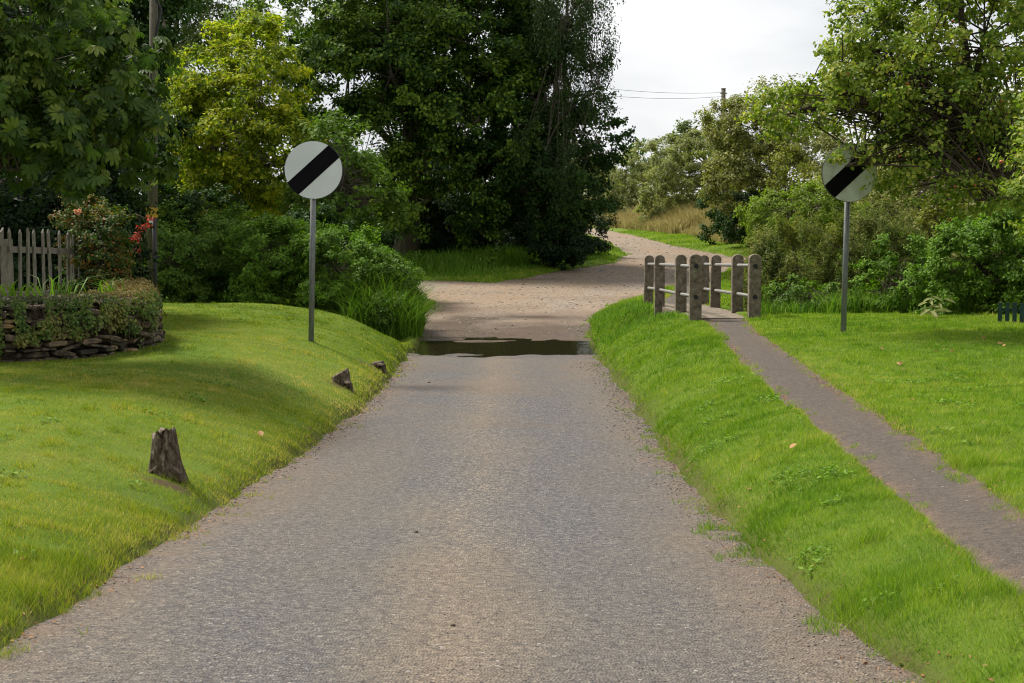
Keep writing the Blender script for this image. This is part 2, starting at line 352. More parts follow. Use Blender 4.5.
soil = np.exp(-np.maximum(sd_road(gx, gy), 0) / .05) * .6 + .7 * np.exp(-np.maximum(sd_path(gx, gy), 0) / .05)
for p_, r_ in zip(STP, STR): soil = soil + np.exp(-((gx - p_[0]) ** 2 + (gy - p_[1]) ** 2) / r_ ** 2)
g_o = mk('ground', np.stack([gx, gy, gz], 1), gf, M_GROUND, smooth=True); tag(g_o, kind='structure')
a_ = g_o.data.attributes.new('soil', 'FLOAT', 'POINT'); a_.data.foreach_set('value', np.clip(soil, 0, 1).astype(np.float32))
def sheet(name, xs, ys, zf, sdf, lim, m, dirt, wet):
    x, y, f = grid(xs, ys); s_ = sdf(x, y); keep = (s_[f] < lim).any(1); f = f[keep]
    u, inv = np.unique(f, return_inverse=True); x, y = x[u], y[u]; f = inv.reshape(f.shape)
    o = mk(name, np.stack([x, y, zf(x, y)], 1), f, m, smooth=True); tag(o, kind='structure')
    for nm, fn in (('dirt', dirt), ('wet', wet)):
        a = o.data.attributes.new(nm, 'FLOAT', 'POINT'); a.data.foreach_set('value', fn(x, y).astype(np.float32))
def rd(x, y): return np.clip(np.exp(-np.maximum(-sd_road(x, y), 0) / .22) * .9 + .35 * ss(.1, .6, fbm(x, y, .5, 77)) * (y > 14), 0, 1)
def rw(x, y): return np.clip(ss(23.6, 25, y + .3 * fbm(x, y, 1.5, 8)) , 0, 1) * .7
sheet('road', np.arange(-2.7, 2.6, .12), np.concatenate([np.arange(-20, 4, .5), np.arange(4, 26.6, .12)]), road_z, lambda x, y: sd_road(x, y), .5, M_ROAD, rd, rw)
sheet('track', np.arange(-30, 12, .2), np.arange(26.48, 112, .2), lambda x, y: road_z(x, y) + .004, sd_road, .8, M_TRACK,
      lambda x, y: np.clip(1 - ss(31.5, 35, y + 4 * fbm(x, y, .8, 12)) + .8 * ss(.05, .45, fbm(x * .35, y, .7, 14, 4)) * (1 - ss(60, 75, y)), 0, 1), lambda x, y: np.clip((1 - ss(29.8, 33.2, y + 3 * fbm(x, y, .9, 13, 4))) * .85 + .3 * ss(.1, .5, fbm(x * .3, y, 1.1, 15, 4)) * (1 - ss(44, 60, y)), 0, 1))
sheet('footpath', np.arange(.9, 6.4, .08), np.concatenate([np.arange(1.5, 23.2, .08), np.arange(29.8, 46, .12)]), path_z, sd_path, .06, M_PATH,
      lambda x, y: np.clip(np.exp(-np.maximum(-sd_path(x, y), 0) / .06) * .9, 0, 1), lambda x, y: x * 0)
wx, wy, wf = grid(np.arange(-14, 12, .25), np.arange(23.8, 29.8, .25))
o = mk('water', np.stack([wx, wy, wx * 0 - 2.335 + CAMZ], 1), wf, M_WATER, smooth=True); tag(o, kind='structure')

# ------------------------------------------------------------ blades and leaves
def blades(P, h, w, lean, seg=1, up=None, az=None):
    """P (N,3) roots; returns V,F. seg=1: one triangle; seg=2: bent blade"""
    n = len(P); az = RNG.uniform(0, 2 * np.pi, n) if az is None else az
    la = RNG.uniform(0, 2 * np.pi, n); side = np.stack([np.cos(az), np.sin(az), 0 * az], 1) * (w / 2)[:, None]
    ld = np.stack([np.cos(la), np.sin(la), 0 * la], 1) * (lean * h)[:, None]
    upv = np.zeros((n, 3)); upv[:, 2] = h
    if seg == 1:
        V = np.stack([P - side, P + side, P + upv + ld], 1).reshape(-1, 3); return V, np.arange(3 * n).reshape(n, 3)
    mid = P + upv * .55 + ld * .3
    V = np.stack([P - side, P + side, mid + side * .8, mid - side * .8, P + upv * (1 - .3 * lean)[:, None] + ld * 1.15 + side * .1, P + upv * (1 - .3 * lean)[:, None] + ld * 1.15 - side * .1], 1).reshape(-1, 3)
    i = np.arange(n)[:, None] * 6
    return V, np.concatenate([i + np.array([[0, 1, 2, 3]]), i + np.array([[3, 2, 4, 5]])], 1).reshape(-1, 4)
LEAF = (np.array([[0, 0, 0], [.45, .5, .10], [1, 0, -.06], [.45, -.5, .10]]), np.array([[0, 1, 2, 3]]))
OVAL = (np.array([[0, 0, 0], [.28, .42, .07], [.66, .4, .05], [1, 0, -.08], [.66, -.4, .05], [.28, -.42, .07]]), np.array([[0, 1, 2, 3], [0, 3, 4, 5]]))
LONG = (np.array([[0, 0, 0], [.4, .5, .06], [1, 0, -.2], [.4, -.5, .06]]), np.array([[0, 1, 2, 3]]))
def palmate():
    V = []; Fs = []
    for k, a in enumerate((-100, -62, -28, 5, 38, 75)):
        l = 1 - .004 * abs(a); c, s_ = math.cos(R_(a)), math.sin(R_(a)); n = len(V)
        for x, y, z in ((.04, 0, 0), (.5, .13, -.06), (.8, .15, -.16), (1, 0, -.30), (.8, -.15, -.16), (.5, -.13, -.06)):
            x *= l; V.append((x * c - y * s_, x * s_ + y * c, z - .1 * x * x))
        Fs += [(n, n + 1, n + 2, n + 3), (n, n + 3, n + 4, n + 5)]
    return np.array(V), np.array(Fs)
PALM = palmate()
def place(tpl, P, N, D, L_, Wr):
    """instances: origin P, normal N, direction D, length L_, width ratio"""
    tv, tf = tpl; n = len(P); D = unit(D - (D * N).sum(1, keepdims=True) * N); B = np.cross(N, D)
    V = P[:, None, :] + L_[:, None, None] * (tv[None, :, 0:1] * D[:, None, :] + Wr * tv[None, :, 1:2] * B[:, None, :] + tv[None, :, 2:3] * N[:, None, :])
    Fa = (np.arange(n)[:, None, None] * len(tv) + tf[None]).reshape(-1, tf.shape[1])
    return V.reshape(-1, 3), Fa
def rdir(n): return unit(RNG.normal(size=(n, 3)))
def foliage(lobes, leaf_l, wr=.6, cov=4.0, clump=.45, tpl=LEAF, droop=.25, flat=.75, shell=.5, upn=.7, vs=.22, keep=None, cl_n=None, hang=0, flip=.5):
    """lobes: list of (centre, (rx,ry,rz)[, coverage factor]). Leaves gathered in clumps near the lobe surface. Returns V,F,v,clump centres"""
    Ps, Ns, Ds, Ls, vv, CC = [], [], [], [], [], []
    la = .55 * leaf_l * leaf_l * wr * (1 if tpl is not PALM else 3.2)
    for lb in lobes:
        c, r = np.array(lb[0], float), np.array(lb[1], float); k = lb[2] if len(lb) > 2 else 1
        area = math.pi * (r[0] * r[2] + r[1] * r[2] + r[0] * r[1]) * 4 / 3
        nl = int(cov * k * area / 2.2 / la); ca = math.pi * clump * clump * .8
        nc = max(5, int(1.5 * area / ca / 2)) if cl_n is None else cl_n
        q = rdir(nc); q[:, 2] = np.where((q[:, 2] < -.5) & (RNG.random(nc) < flip), -q[:, 2], q[:, 2]); rad = RNG.uniform(shell, 1.0, nc) ** .6
        nzv = 1 + .22 * fbm(q[:, 0] * 3 + c[0], q[:, 1] * 3 + q[:, 2] * 4 + c[2], 1.1, int(abs(c[0] * 13 + c[2] * 7)) % 997)
        C = c + q * r * (rad * nzv)[:, None]; CC.append(C)
        cs = clump * RNG.uniform(.55, 1.35, nc); ct = RNG.normal(0, vs * .5, nc)
        pick = RNG.choice(nc, nl, p=cs ** 2 / (cs ** 2).sum())
        K = 7; sdv = unit(np.repeat(unit(C - c), K, 0) * .55 + rdir(nc * K) * .9 + np.array([0, 0, .15])).reshape(nc, K, 3)
        u = sdv[pick, RNG.integers(0, K, nl)] * (RNG.uniform(0, 1, nl) ** .6 * 1.15)[:, None] * cs[pick][:, None] + rdir(nl) * (cs[pick] * RNG.uniform(.05, .38, nl))[:, None]; u[:, 2] *= flat
        if hang: u[:, 2] = u[:, 2] - hang * RNG.uniform(0, 1, nl) ** 1.3 * cs[pick] * 2
        P = C[pick] + u; outw = unit(P - c)
        N = unit(unit(u) * .3 + outw * .5 + np.array([0, 0, upn * .7]) + rdir(nl) * .75)
        D = rdir(nl) + outw * .5; D[:, 2] -= droop * 2
        Ps.append(P); Ns.append(N); Ds.append(D); Ls.append(leaf_l * RNG.uniform(.6, 1.3, nl)); vv.append(np.clip(.45 + ct[pick] + RNG.normal(0, vs, nl), 0, 1))
    P, N, D, Ln, v = map(np.concatenate, (Ps, Ns, Ds, Ls, vv))
    m = P[:, 2] > G(P[:, 0], P[:, 1], False) + .03
    if keep is not None: m &= keep(P)
    V, Fa = place(tpl, P[m], N[m], D[m], Ln[m], wr)
    return V, Fa, np.repeat(v[m], len(tpl[1])), np.concatenate(CC)
def lob(px, py, d, rx, ry, dep=None, k=1):
    """a crown lobe measured off the photo: centre, half sizes in px, half depth in m"""
    s_ = d / F; return (at(px, py, d), (rx * s_, dep if dep else rx * s_, ry * s_), k)
def plant(name, label, cat, base, lobes, mfol, leaf, group=None, trunk=.0, mtr=None, twigs=60, parts=('trunk', 'crown'), top=None, stems=1, skirt=1.2, **kw):
    b = np.array([base[0], base[1], g1(base[0], base[1])])
    root = thing(name, b, label, cat, group)
    if skirt:
        ex = []
        for l in lobes:
            c_, r_ = l[0], l[1]; gz_ = g1(c_[0], c_[1]); gap = c_[2] - r_[2] - gz_
            if -.2 < gap < skirt: ex.append((np.array([c_[0], c_[1], gz_ + (gap + r_[2] * .5) / 2]), (r_[0] * .95, r_[1] * .95, (gap + r_[2] * .7) / 2 + .05), 1.1))
        full = lobes + ex
    else: full = lobes
    kw.setdefault('flip', 0 if skirt else .5)
    V, Fa, v, CC = foliage(full, leaf, **kw)
    mk(parts[1], V, Fa, mfol, root, v=v)
    mb = MB(); tr = trunk
    tp = np.array(top) if top is not None else np.mean([l[0] for l in lobes], 0) + np.array([0, 0, .3 if stems == 1 else -.15])
    for s_ in range(stems):
        off = np.array([RNG.normal(0, .1), RNG.normal(0, .1), 0]) * (stems > 1)
        e = tp + off * 2; pts = []
        for k in range(7):
            t_ = k / 6; p = b + off + (e - b - off) * np.array([t_ ** 1.4, t_ ** 1.4, t_]) + np.array([RNG.normal(0, .06), RNG.normal(0, .06), 0]) * (k > 0) * min(1, tr * 5)
            pts.append(p)
        pts[0][2] -= .15
        mb.tube(pts, [tr * (1.35 if k == 0 else 1 - .11 * k) for k in range(7)], 8)
        path = pts
        for l in lobes:
            i = min(5, max(1, int(1 + 4 * np.clip((l[0][2] - l[1][2] * .6 - b[2]) / max(tp[2] - b[2], .1), 0, 1)))); st = path[i]; e2 = np.array(l[0]); md = (st + e2) / 2 + np.array([0, 0, .12 * np.linalg.norm(e2 - st)])
            mb.tube([st, md + RNG.normal(0, .1, 3) * min(1, tr * 6), e2], [tr * .38, tr * .24, tr * .1], 6)
            near = CC[np.argsort(np.linalg.norm((CC - e2) / np.array(l[1]), axis=1))][:400]
            for c in near[RNG.choice(len(near), min(len(near), twigs // len(lobes)), replace=False)]:
                f = RNG.uniform(.2, 1); q = md + (e2 - md) * f; mm = (q + c) / 2 + np.array([0, 0, .06 * np.linalg.norm(c - q)]) + RNG.normal(0, .06, 3)
                mb.tube([q, mm, c], [tr * .05 + .005, tr * .03 + .004, .003], 4, cap=False)
    mb.build(parts[0], mtr or M_BARK, root, smooth=True)
    return root, CC

# leaf colours
LM_CHEST = leaf_mat('chestnut_leaf', [(0.029, 0.058, 0.015), (0.053, 0.099, 0.019), (0.093, 0.15, 0.021), (0.159, 0.198, 0.031)], .3, .6, 0.23)
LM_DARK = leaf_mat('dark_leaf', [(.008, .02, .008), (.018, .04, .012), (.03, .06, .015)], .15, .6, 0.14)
LM_OAK = leaf_mat('oak_leaf', [(0.022, 0.054, 0.01), (0.057, 0.117, 0.014), (0.105, 0.184, 0.019), (0.17, 0.251, 0.024)], .3, .6, 0.16)
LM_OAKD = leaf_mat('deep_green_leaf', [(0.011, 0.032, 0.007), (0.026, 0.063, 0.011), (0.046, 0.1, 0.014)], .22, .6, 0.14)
LM_YEL = leaf_mat('yellow_green_leaf', [(0.082, 0.135, 0.008), (0.181, 0.252, 0.013), (0.311, 0.361, 0.018), (0.443, 0.432, 0.032)], .45, .6, 0.14)
LM_ASH = leaf_mat('pale_green_leaf', [(0.06, 0.09, 0.026), (0.11, 0.15, 0.042), (0.17, 0.2, 0.074)], .4, .6, 0.14)
LM_BIRCH = leaf_mat('birch_leaf', [(.018, .04, .012), (.035, .065, .018), (.06, .09, .025)], .3, .6, 0.14)
LM_HAZEL = leaf_mat('hazel_leaf', [(0.047, 0.098, 0.014), (0.093, 0.172, 0.022), (0.171, 0.254, 0.036)], .35, .6, 0.16)
LM_NET = leaf_mat('nettle_leaf', [(0.049, 0.109, 0.013), (0.105, 0.202, 0.018), (0.178, 0.296, 0.031)], .35, .6, 0.14)
LM_WILL = leaf_mat('willow_leaf', [(0.115, 0.132, 0.046), (0.215, 0.238, 0.081), (0.344, 0.343, 0.15)], .35, .6, 0.18)
LM_HAW = leaf_mat('hawthorn_leaf', [(0.083, 0.099, 0.023), (0.182, 0.197, 0.046), (0.314, 0.304, 0.093)], .3, .6, 0.18)
LM_APPLE = leaf_mat('apple_leaf', [(0.072, 0.127, 0.014), (0.152, 0.222, 0.028), (0.251, 0.301, 0.044), (0.43, 0.397, 0.086)], .4, .6, 0.18)
LM_ELDER = leaf_mat('elder_leaf', [(0.081, 0.138, 0.014), (0.149, 0.218, 0.023), (0.23, 0.299, 0.046)], .4, .6, 0.14)
LM_HERB = leaf_mat('willowherb', [(0.061, 0.093, 0.022), (0.109, 0.155, 0.037), (0.183, 0.186, 0.061), (0.243, 0.233, 0.086)], .35, .6, 0.09)
LM_STRAW = leaf_mat('dry_grass', [(0.154, 0.143, 0.042), (0.297, 0.253, 0.095), (0.462, 0.385, 0.179)], .3, .6, 0.09, tint=(1, 1, .8))
LM_LAWN = leaf_mat('lawn_blade', [(0.073, 0.157, 0.01), (0.156, 0.265, 0.016), (0.25, 0.333, 0.029), (0.416, 0.372, 0.144)], .4, .6, 0.14)
LM_LAWNL = leaf_mat('mown_bank_blade', [(.075, .135, .007), (.18, .235, .016), (.31, .31, .04), (.46, .37, .15)], .4, .6, 0.14)
LM_TALL = leaf_mat('tall_grass', [(0.039, 0.098, 0.008), (0.091, 0.195, 0.015), (0.169, 0.286, 0.031), (0.286, 0.312, 0.073)], .35, .6, 0.14)
LM_ROSE = leaf_mat('rose_leaf', [(.03, .07, .015), (.06, .11, .02), (.12, .14, .03), (.28, .12, .03)], .3, .6, 0.18)
LM_RED = leaf_mat('red_creeper', [(.25, .03, .02), (.45, .05, .03), (.6, .14, .05)], .3, .6, 0.14, tint=(1.1, .9, .7))
LM_IVY = leaf_mat('wall_plant_leaf', [(0.021, 0.053, 0.009), (0.058, 0.105, 0.019), (0.107, 0.158, 0.031), (0.182, 0.168, 0.044)], .2, .6, 0.18)
LM_DEAD = leaf_mat('fallen_leaf', [(.12, .05, .02), (.28, .14, .06), (.4, .25, .12)], .1, .6, 0.09, tint=(1, 1, 1))

# ------------------------------------------------------------ lawns
def lawn(name, x0, x1, y0, y1, dens, hfun, m, cond, vfun, wk=1.0, label=None):
    n = int((x1 - x0) * (y1 - y0) * dens); x = RNG.uniform(x0, x1, n); y = RNG.uniform(y0, y1, n)
    k = (np.abs(x) < y * .40 + 1.0) & cond(x, y); x, y = x[k], y[k]
    z = G(x, y); rz = road_z(x, y); p = sd_path(x, y) + .045 * fbm(x, y, 2.3, 31, 4); sr = sd_road(x, y)
    spill = (((sr > -.3) & (sr < .02) & (fbm(x, y, 5, 140, 3) > .16 - sr * 1.1)) | ((p > -.1) & (p < 0) & (fbm(x, y, 6, 141, 3) > .15 - p * 2))) & (RNG.random(len(x)) < .5)
    z = np.where(spill, np.maximum(z, np.where(sr < .05, rz, path_z(x, y))), z)
    k = ((z > rz - .006 + .012 * RNG.random(len(x))) | (sr > .3)) & ((p > -.015 + .03 * RNG.random(len(x))) | (y > 46)) & (RNG.random(len(x)) > .75 * ss(.3, .6, fbm(x, y, 2.3, 200, 4)) * (x < 0)) | spill; x, y, z = x[k], y[k], z[k]
    k = RNG.random(len(x)) < np.clip(.85 + (np.where(sr[k] > 0, sr[k], 0)) * 7, 0, 1); x, y, z = x[k], y[k], z[k]
    for p_, r_ in zip(STP, STR):
        k = RNG.random(len(x)) > .95 * np.exp(-((x - p_[0]) ** 2 + (y - p_[1]) ** 2) / r_ ** 2); x, y, z = x[k], y[k], z[k]
    h = hfun(x, y) * RNG.uniform(.5, 1.3, len(x)); w = wk * .0038 * np.clip(y / 9, .7, 3) * RNG.uniform(.7, 1.4, len(x))
    V, Fa = blades(np.stack([x, y, z - .006], 1), h, w, RNG.uniform(.2, 1.1, len(x)))
    return V, Fa, np.clip(vfun(x, y) + RNG.normal(0, .24, len(x)), 0, 1)
def join(parts):
    Vs, Fs, vs, n = [], [], [], 0
    for V, F_, v in parts: Vs.append(V); Fs.append(F_ + n); vs.append(v); n += len(V)
    return np.concatenate(Vs), np.concatenate(Fs), np.concatenate(vs)
def hl(x, y): return .018 + .04 * ss(.3, .8, fbm(x, y, 7, 50, 2)) + .02 * (y < 7) + .02 * np.exp(-np.abs(sd_road(x, y)) / .25)
def tuft(x, y, f, sd): return ss(.25, .75, fbm(x, y, f, sd, 2))
def hr(x, y): return .026 + .04 * ss(.0, .7, fbm(x, y, 1.1, 60) + .35 * (y < 9) * (x < 2.2)) * (x < np.interp(y, [p[1] for p in PATH], [p[0] for p in PATH])) + .055 * tuft(x, y, 8, 61)
def vl(x, y): return .40 + .5 * fbm(x, y, .5, 70, 4) + .4 * fbm(x, y, 6, 72, 3) + .35 * ss(.2, .6, fbm(x, y * .8, 1.3, 71)) + .4 * np.exp(-((x + 2.7) / .5) ** 2 - ((y - 15.5) / 1.6) ** 2)
def vr(x, y): return .36 + .35 * fbm(x, y, .6, 80, 4) + .4 * fbm(x, y, 7.0, 82, 3) + .3 * ss(.35, .8, fbm(x, y, 1.6, 81)) + .3 * np.exp(-np.abs(sd_path(x, y)) / .06)
left = lambda x, y: (x < 0); right = lambda x, y: x > 0
V, Fa, v = join([lawn('', -4.4, -1.4, 4.2, 8.5, 15000, hl, None, left, vl), lawn('', -6.6, -1.2, 8.5, 14, 7500, hl, None, left, vl), lawn('', -11, -1.2, 14, 27.4, 3200, hl, None, left, vl)])
tag(mk('lawn_grass', V, Fa, LM_LAWNL, v=v), kind='stuff', cat='grass', label='short mown yellowish grass on the bank left of the road')
V, Fa, v = join([lawn('', 1, 4.4, 4.2, 8.5, 15000, hr, None, right, vr), lawn('', 1, 6.6, 8.5, 14, 8000, hr, None, right, vr), lawn('', 1, 9, 14, 23.9, 3800, hr, None, right, vr), lawn('', 1.1, 2.8, 23.9, 29.5, 3800, hr, None, right, vr)])
tag(mk('verge_grass', V, Fa, LM_LAWN, v=v), kind='stuff', cat='grass', label='lush green grass either side of the footpath on the right')
hf = lambda x, y: .05 + .06 * ss(-.3, .7, fbm(x, y, .5, 90))
V, Fa, v = join([lawn('', -14, 14, 28, 48, 700, hf, None, lambda x, y: y > 28, vr, 1.6), lawn('', -12, 22, 48, 82, 220, hf, None, lambda x, y: y > 0, vr, 2.2)])
tag(mk('far_grass', V, Fa, LM_LAWN, v=v), kind='stuff', cat='grass', label='green grass beside the stony track beyond the ford')
def tall(pts_fn, n, h, w, m, name, label, vmean=.5, seg=2):
    x, y = pts_fn(n); z = G(x, y, False); hh = h(x, y) * RNG.uniform(.5, 1.25, len(x))
    V, Fa = blades(np.stack([x, y, z - .02], 1), hh, w * RNG.uniform(.6, 1.3, len(x)), RNG.uniform(.1, .7, len(x)), seg)
    v = np.clip(vmean + RNG.normal(0, .2, len(x)), 0, 1)
    return tag(mk(name, V, Fa, m, v=np.repeat(v, 2)), kind='stuff', cat='grass', label=label)
def rect(x0, x1, y0, y1, cond=None):
    def f(n):
        x = RNG.uniform(x0, x1, n); y = RNG.uniform(y0, y1, n)
        if cond is not None: k = cond(x, y); x, y = x[k], y[k]
        return x, y
    return f

def lawn_weeds(n, x0, x1, y0, y1, seed, name, label, thr=.3):
    x = RNG.uniform(x0, x1, n); y = RNG.uniform(y0, y1, n); k = (fbm(x, y, 1.8, seed, 3) > thr) & (sd_road(x, y) > .02) & (sd_path(x, y) > .03) & (np.abs(x) < y * .4 + .5); x, y = x[k], y[k]
    P = np.stack([x, y, G(x, y) + RNG.uniform(.008, .035, len(x))], 1); a = RNG.uniform(0, 6.28, len(x))
    V, Fa = place(OVAL, P, unit(np.array([0, 0, 1.2]) + rdir(len(x)) * .6), np.stack([np.cos(a), np.sin(a), .2 + 0 * a], 1), RNG.uniform(.014, .034, len(x)), .7)
    tag(mk(name, V, Fa, LM_NET, v=np.repeat(RNG.random(len(x)), 2)), kind='stuff', cat='weeds', label=label)
lawn_weeds(40000, -4.5, -1.2, 4.5, 15, 301, 'lawn_weeds', 'small clover and plantain leaves spread through the left bank turf', .44)
lawn_weeds(50000, 1.2, 4.5, 4.5, 15, 302, 'lawn_weeds', 'small clover leaves spread through the right verge turf', .38)
lawn_weeds(9000, 1.3, 2.9, 22, 30, 303, 'lawn_weeds', 'low clover mat on the verge between ford and footbridge', -.2)
# loose gravel along the right edge of the road
n = 5200; gy_ = RNG.uniform(4.2, 23, n); e = RNG.random(n) < .72
xg = np.where(e, np.interp(gy_, *XR) - np.abs(RNG.normal(0, .16, n)), np.interp(gy_, *XL) + np.abs(RNG.normal(0, .1, n)))
zg = road_z(xg, gy_); sz = RNG.uniform(.003, .008, n) * np.clip(gy_ / 9, .8, 1.6)
oc = np.array([[1, 0, 0], [-1, 0, 0], [0, 1, 0], [0, -1, 0], [0, 0, .6], [0, 0, -.6]], float); of = np.array([[0, 2, 4], [2, 1, 4], [1, 3, 4], [3, 0, 4], [2, 0, 5], [1, 2, 5], [3, 1, 5], [0, 3, 5]])
rr = RNG.uniform(.7, 1.3, (n, 6, 1)); an = RNG.uniform(0, 6.28, n); ca, sa = np.cos(an), np.sin(an)
oo = oc[None] * rr * sz[:, None, None]; ox = oo[..., 0] * ca[:, None] - oo[..., 1] * sa[:, None]; oy = oo[..., 0] * sa[:, None] + oo[..., 1] * ca[:, None]
VV = np.stack([ox + xg[:, None], oy + gy_[:, None], oo[..., 2] + (zg + sz * .3)[:, None]], -1).reshape(-1, 3)
tag(mk('loose_gravel', VV, (np.arange(n)[:, None, None] * 6 + of[None]).reshape(-1, 3), M_GRAV, v=np.repeat(RNG.random(n), 8)), kind='stuff', cat='gravel', label='loose gravel strewn along the edges of the road')

n = 5000; ly_ = RNG.uniform(4.3, 23, n); q_ = RNG.integers(0, 3, n); off_ = RNG.normal(0, .09, n)
lx_ = np.where(q_ == 0, np.interp(ly_, *XL) + .03 + off_, np.where(q_ == 1, np.interp(ly_, *XR) - .03 + off_, np.interp(ly_, [p[1] for p in PATH], [p[0] for p in PATH]) + np.sign(off_) * .2 + off_ * .5))
lz_ = np.maximum(G(lx_, ly_), np.where(sd_road(lx_, ly_) < .1, road_z(lx_, ly_), -9)); lz_ = np.where(sd_path(lx_, ly_) < .03, np.maximum(lz_, path_z(lx_, ly_)), lz_) + .006
k = fbm(lx_, ly_, 1.6, 401, 3) > -.1; n = int(k.sum())
V, Fa = place(OVAL, np.stack([lx_, ly_, lz_], 1)[k], unit(np.array([0, 0, 1.5]) + rdir(n) * .7), rdir(n), RNG.uniform(.008, .024, n), .6)
tag(mk('leaf_litter', V, Fa, LM_DEAD, v=np.repeat(RNG.random(n) * .7, 2)), kind='stuff', cat='leaf litter', label='crumbs of dead leaf and twig along the road and path edges')
n = 5200; sy_ = 29 + 45 * RNG.random(n) ** 1.5; sx_ = RNG.uniform(-9, 9, n); k = sd_road(sx_, sy_) < -.02; sx_, sy_ = sx_[k], sy_[k]; n = len(sx_)
sz = RNG.uniform(.012, .038, n) * np.clip(sy_ / 34, .8, 1.4); rr = RNG.uniform(.6, 1.4, (n, 6, 1)); oo = oc[None] * rr * sz[:, None, None]
VV = np.stack([oo[..., 0] + sx_[:, None], oo[..., 1] + sy_[:, None], oo[..., 2] * .6 + (road_z(sx_, sy_) + sz * .15)[:, None]], -1).reshape(-1, 3)
tag(mk('loose_gravel', VV, (np.arange(n)[:, None, None] * 6 + of[None]).reshape(-1, 3), M_GRAV, v=np.repeat(RNG.random(n), 8)), kind='stuff', cat='gravel', label='loose stones scattered over the sandy track beyond the ford')

# ------------------------------------------------------------ the two road signs
def sign(px, py, foot, d, tilt, lean, white, label, dia=.75):
    c = at(px, py, d); fx = at(foot[0], foot[1], d); gz0 = g1(fx[0], fx[1]); root = thing('road_sign', (fx[0], fx[1], gz0), label, 'road sign', 'striped round signs either side of the road')
    MB().tube([(fx[0], fx[1], gz0 - .3), (c[0] + lean, c[1] + .06, c[2] + dia * .3)], .037, 16).build('post', M_SPOST, root, smooth=True)
    r = dia / 2; ct, st = math.cos(tilt), math.sin(tilt)
    def disc(rad, y0, y1, name, m, prof=None, par=root):
        pr = prof or [(rad * math.cos(2 * math.pi * k / 72), rad * math.sin(2 * math.pi * k / 72)) for k in range(72)]
        mb = MB(); cc = np.array([c[0] - (y0 + y1) / 2 * st, c[1] + (y0 + y1) / 2 * ct, c[2]]); mb.prism(pr, cc, tilt, abs(y1 - y0)); return mb.build(name, m, par)
    back = disc(r, -.004, .018, 'back_plate', M_SIGNR)
    disc(r * .985, -.008, -.0041, 'sign_face', white)
    a = R_(42); hw = .105; rb = r * .985; q = math.asin(hw / rb); pr = []
    for base_ in (0, math.pi):
        for k in range(9):
            t_ = base_ - q + 2 * q * k / 8; pr.append((rb * math.cos(t_ + a), rb * math.sin(t_ + a)))
    disc(r, -.0115, -.0082, 'diagonal_band', M_SIGNB, pr)
    for zz in (.16, -.16):
        MB().box((c[0] + lean * .5, c[1] + .045, c[2] + zz), (.13, .07, .04), tilt).build('bracket', M_SPOST, root)
    MB().tube([np.array([c[0] + lean, c[1] + .06, c[2] + dia * .3]), np.array([c[0] + lean, c[1] + .06, c[2] + dia * .3 + .015])], .04, 16).build('post_cap', M_BLACK, root)
sign(313.5, 170, (310.5, 338), 19.5, R_(2), 0, M_SIGNW, 'clean round white sign with black diagonal band on grey post, on the left lawn')
sign(849.5, 173, (843, 334), 19.5, R_(9), 0, M_SIGNW2, 'grimy round sign with black diagonal band, half covered by apple twigs, right of the footpath')

# ------------------------------------------------------------ footbridge
def footbridge():
    root = thing('footbridge', (3.3, 23, 2.5 - 1.58), 'footbridge with eight round topped concrete posts and pipe rails carrying the footpath over the brook', 'footbridge')
    z = lambda y: CAMZ + np.interp(y, [22.8, 30.6], [-1.575, -1.8])
    mb = MB(); n = 10
    for k in range(n):
        y0, y1 = 23.1 + (29.9 - 23.1) * k / n, 23.1 + (29.9 - 23.1) * (k + 1) / n
        mb.box((3.3, (y0 + y1) / 2, z((y0 + y1) / 2) - .07), (.95, y1 - y0 - .006, .16), 0, 0, .5)
    mb.build('deck', M_POST, root)
    L_ = [(2.81, 22.95), (2.83, 25.1), (2.79, 28.3), (2.76, 30.4)]; R__ = [(3.72, 23.0), (3.74, 24.9), (3.75, 27.7), (3.78, 29.5)]
    for row in (L_, R__):
        for (x, y) in row:
            w = .185; h = 1.0; lean = RNG.normal(0, .012); pr = [(-w / 2, -.5), (w / 2, -.5), (w / 2, h - w * .5)]
            for k in range(1, 10): t_ = math.pi * k / 10; pr.append((w / 2 * math.cos(t_), h - w * .5 + w * .42 * math.sin(t_)))
            pr.append((-w / 2, h - w * .5))
            mb = MB(); mb.prism([(a + lean * max(b_, 0) , b_) for a, b_ in pr], (x, y, z(y)), RNG.normal(0, .05), .13); o = mb.build('post', M_POST, root)
            bv = o.modifiers.new('bevel', 'BEVEL'); bv.width = .012; bv.segments = 2
        for hh in (.80, .33):
            pts = [(x, y - (.04 if i == 0 else 0), z(y) + hh + RNG.normal(0, .006)) for i, (x, y) in enumerate(row)]
            MB().tube(pts, .029, 12).build('rail', M_GALV, root, smooth=True)
            x, y = row[0]; s_ = MB(); s_.tube([(x, y - .069, z(y) + hh), (x, y - .0655, z(y) + hh)], .036, 16); s_.build('dark_hole_disc', M_BLACK, root)  # black disc stands in for the shaded hollow of the open pipe end
footbridge()

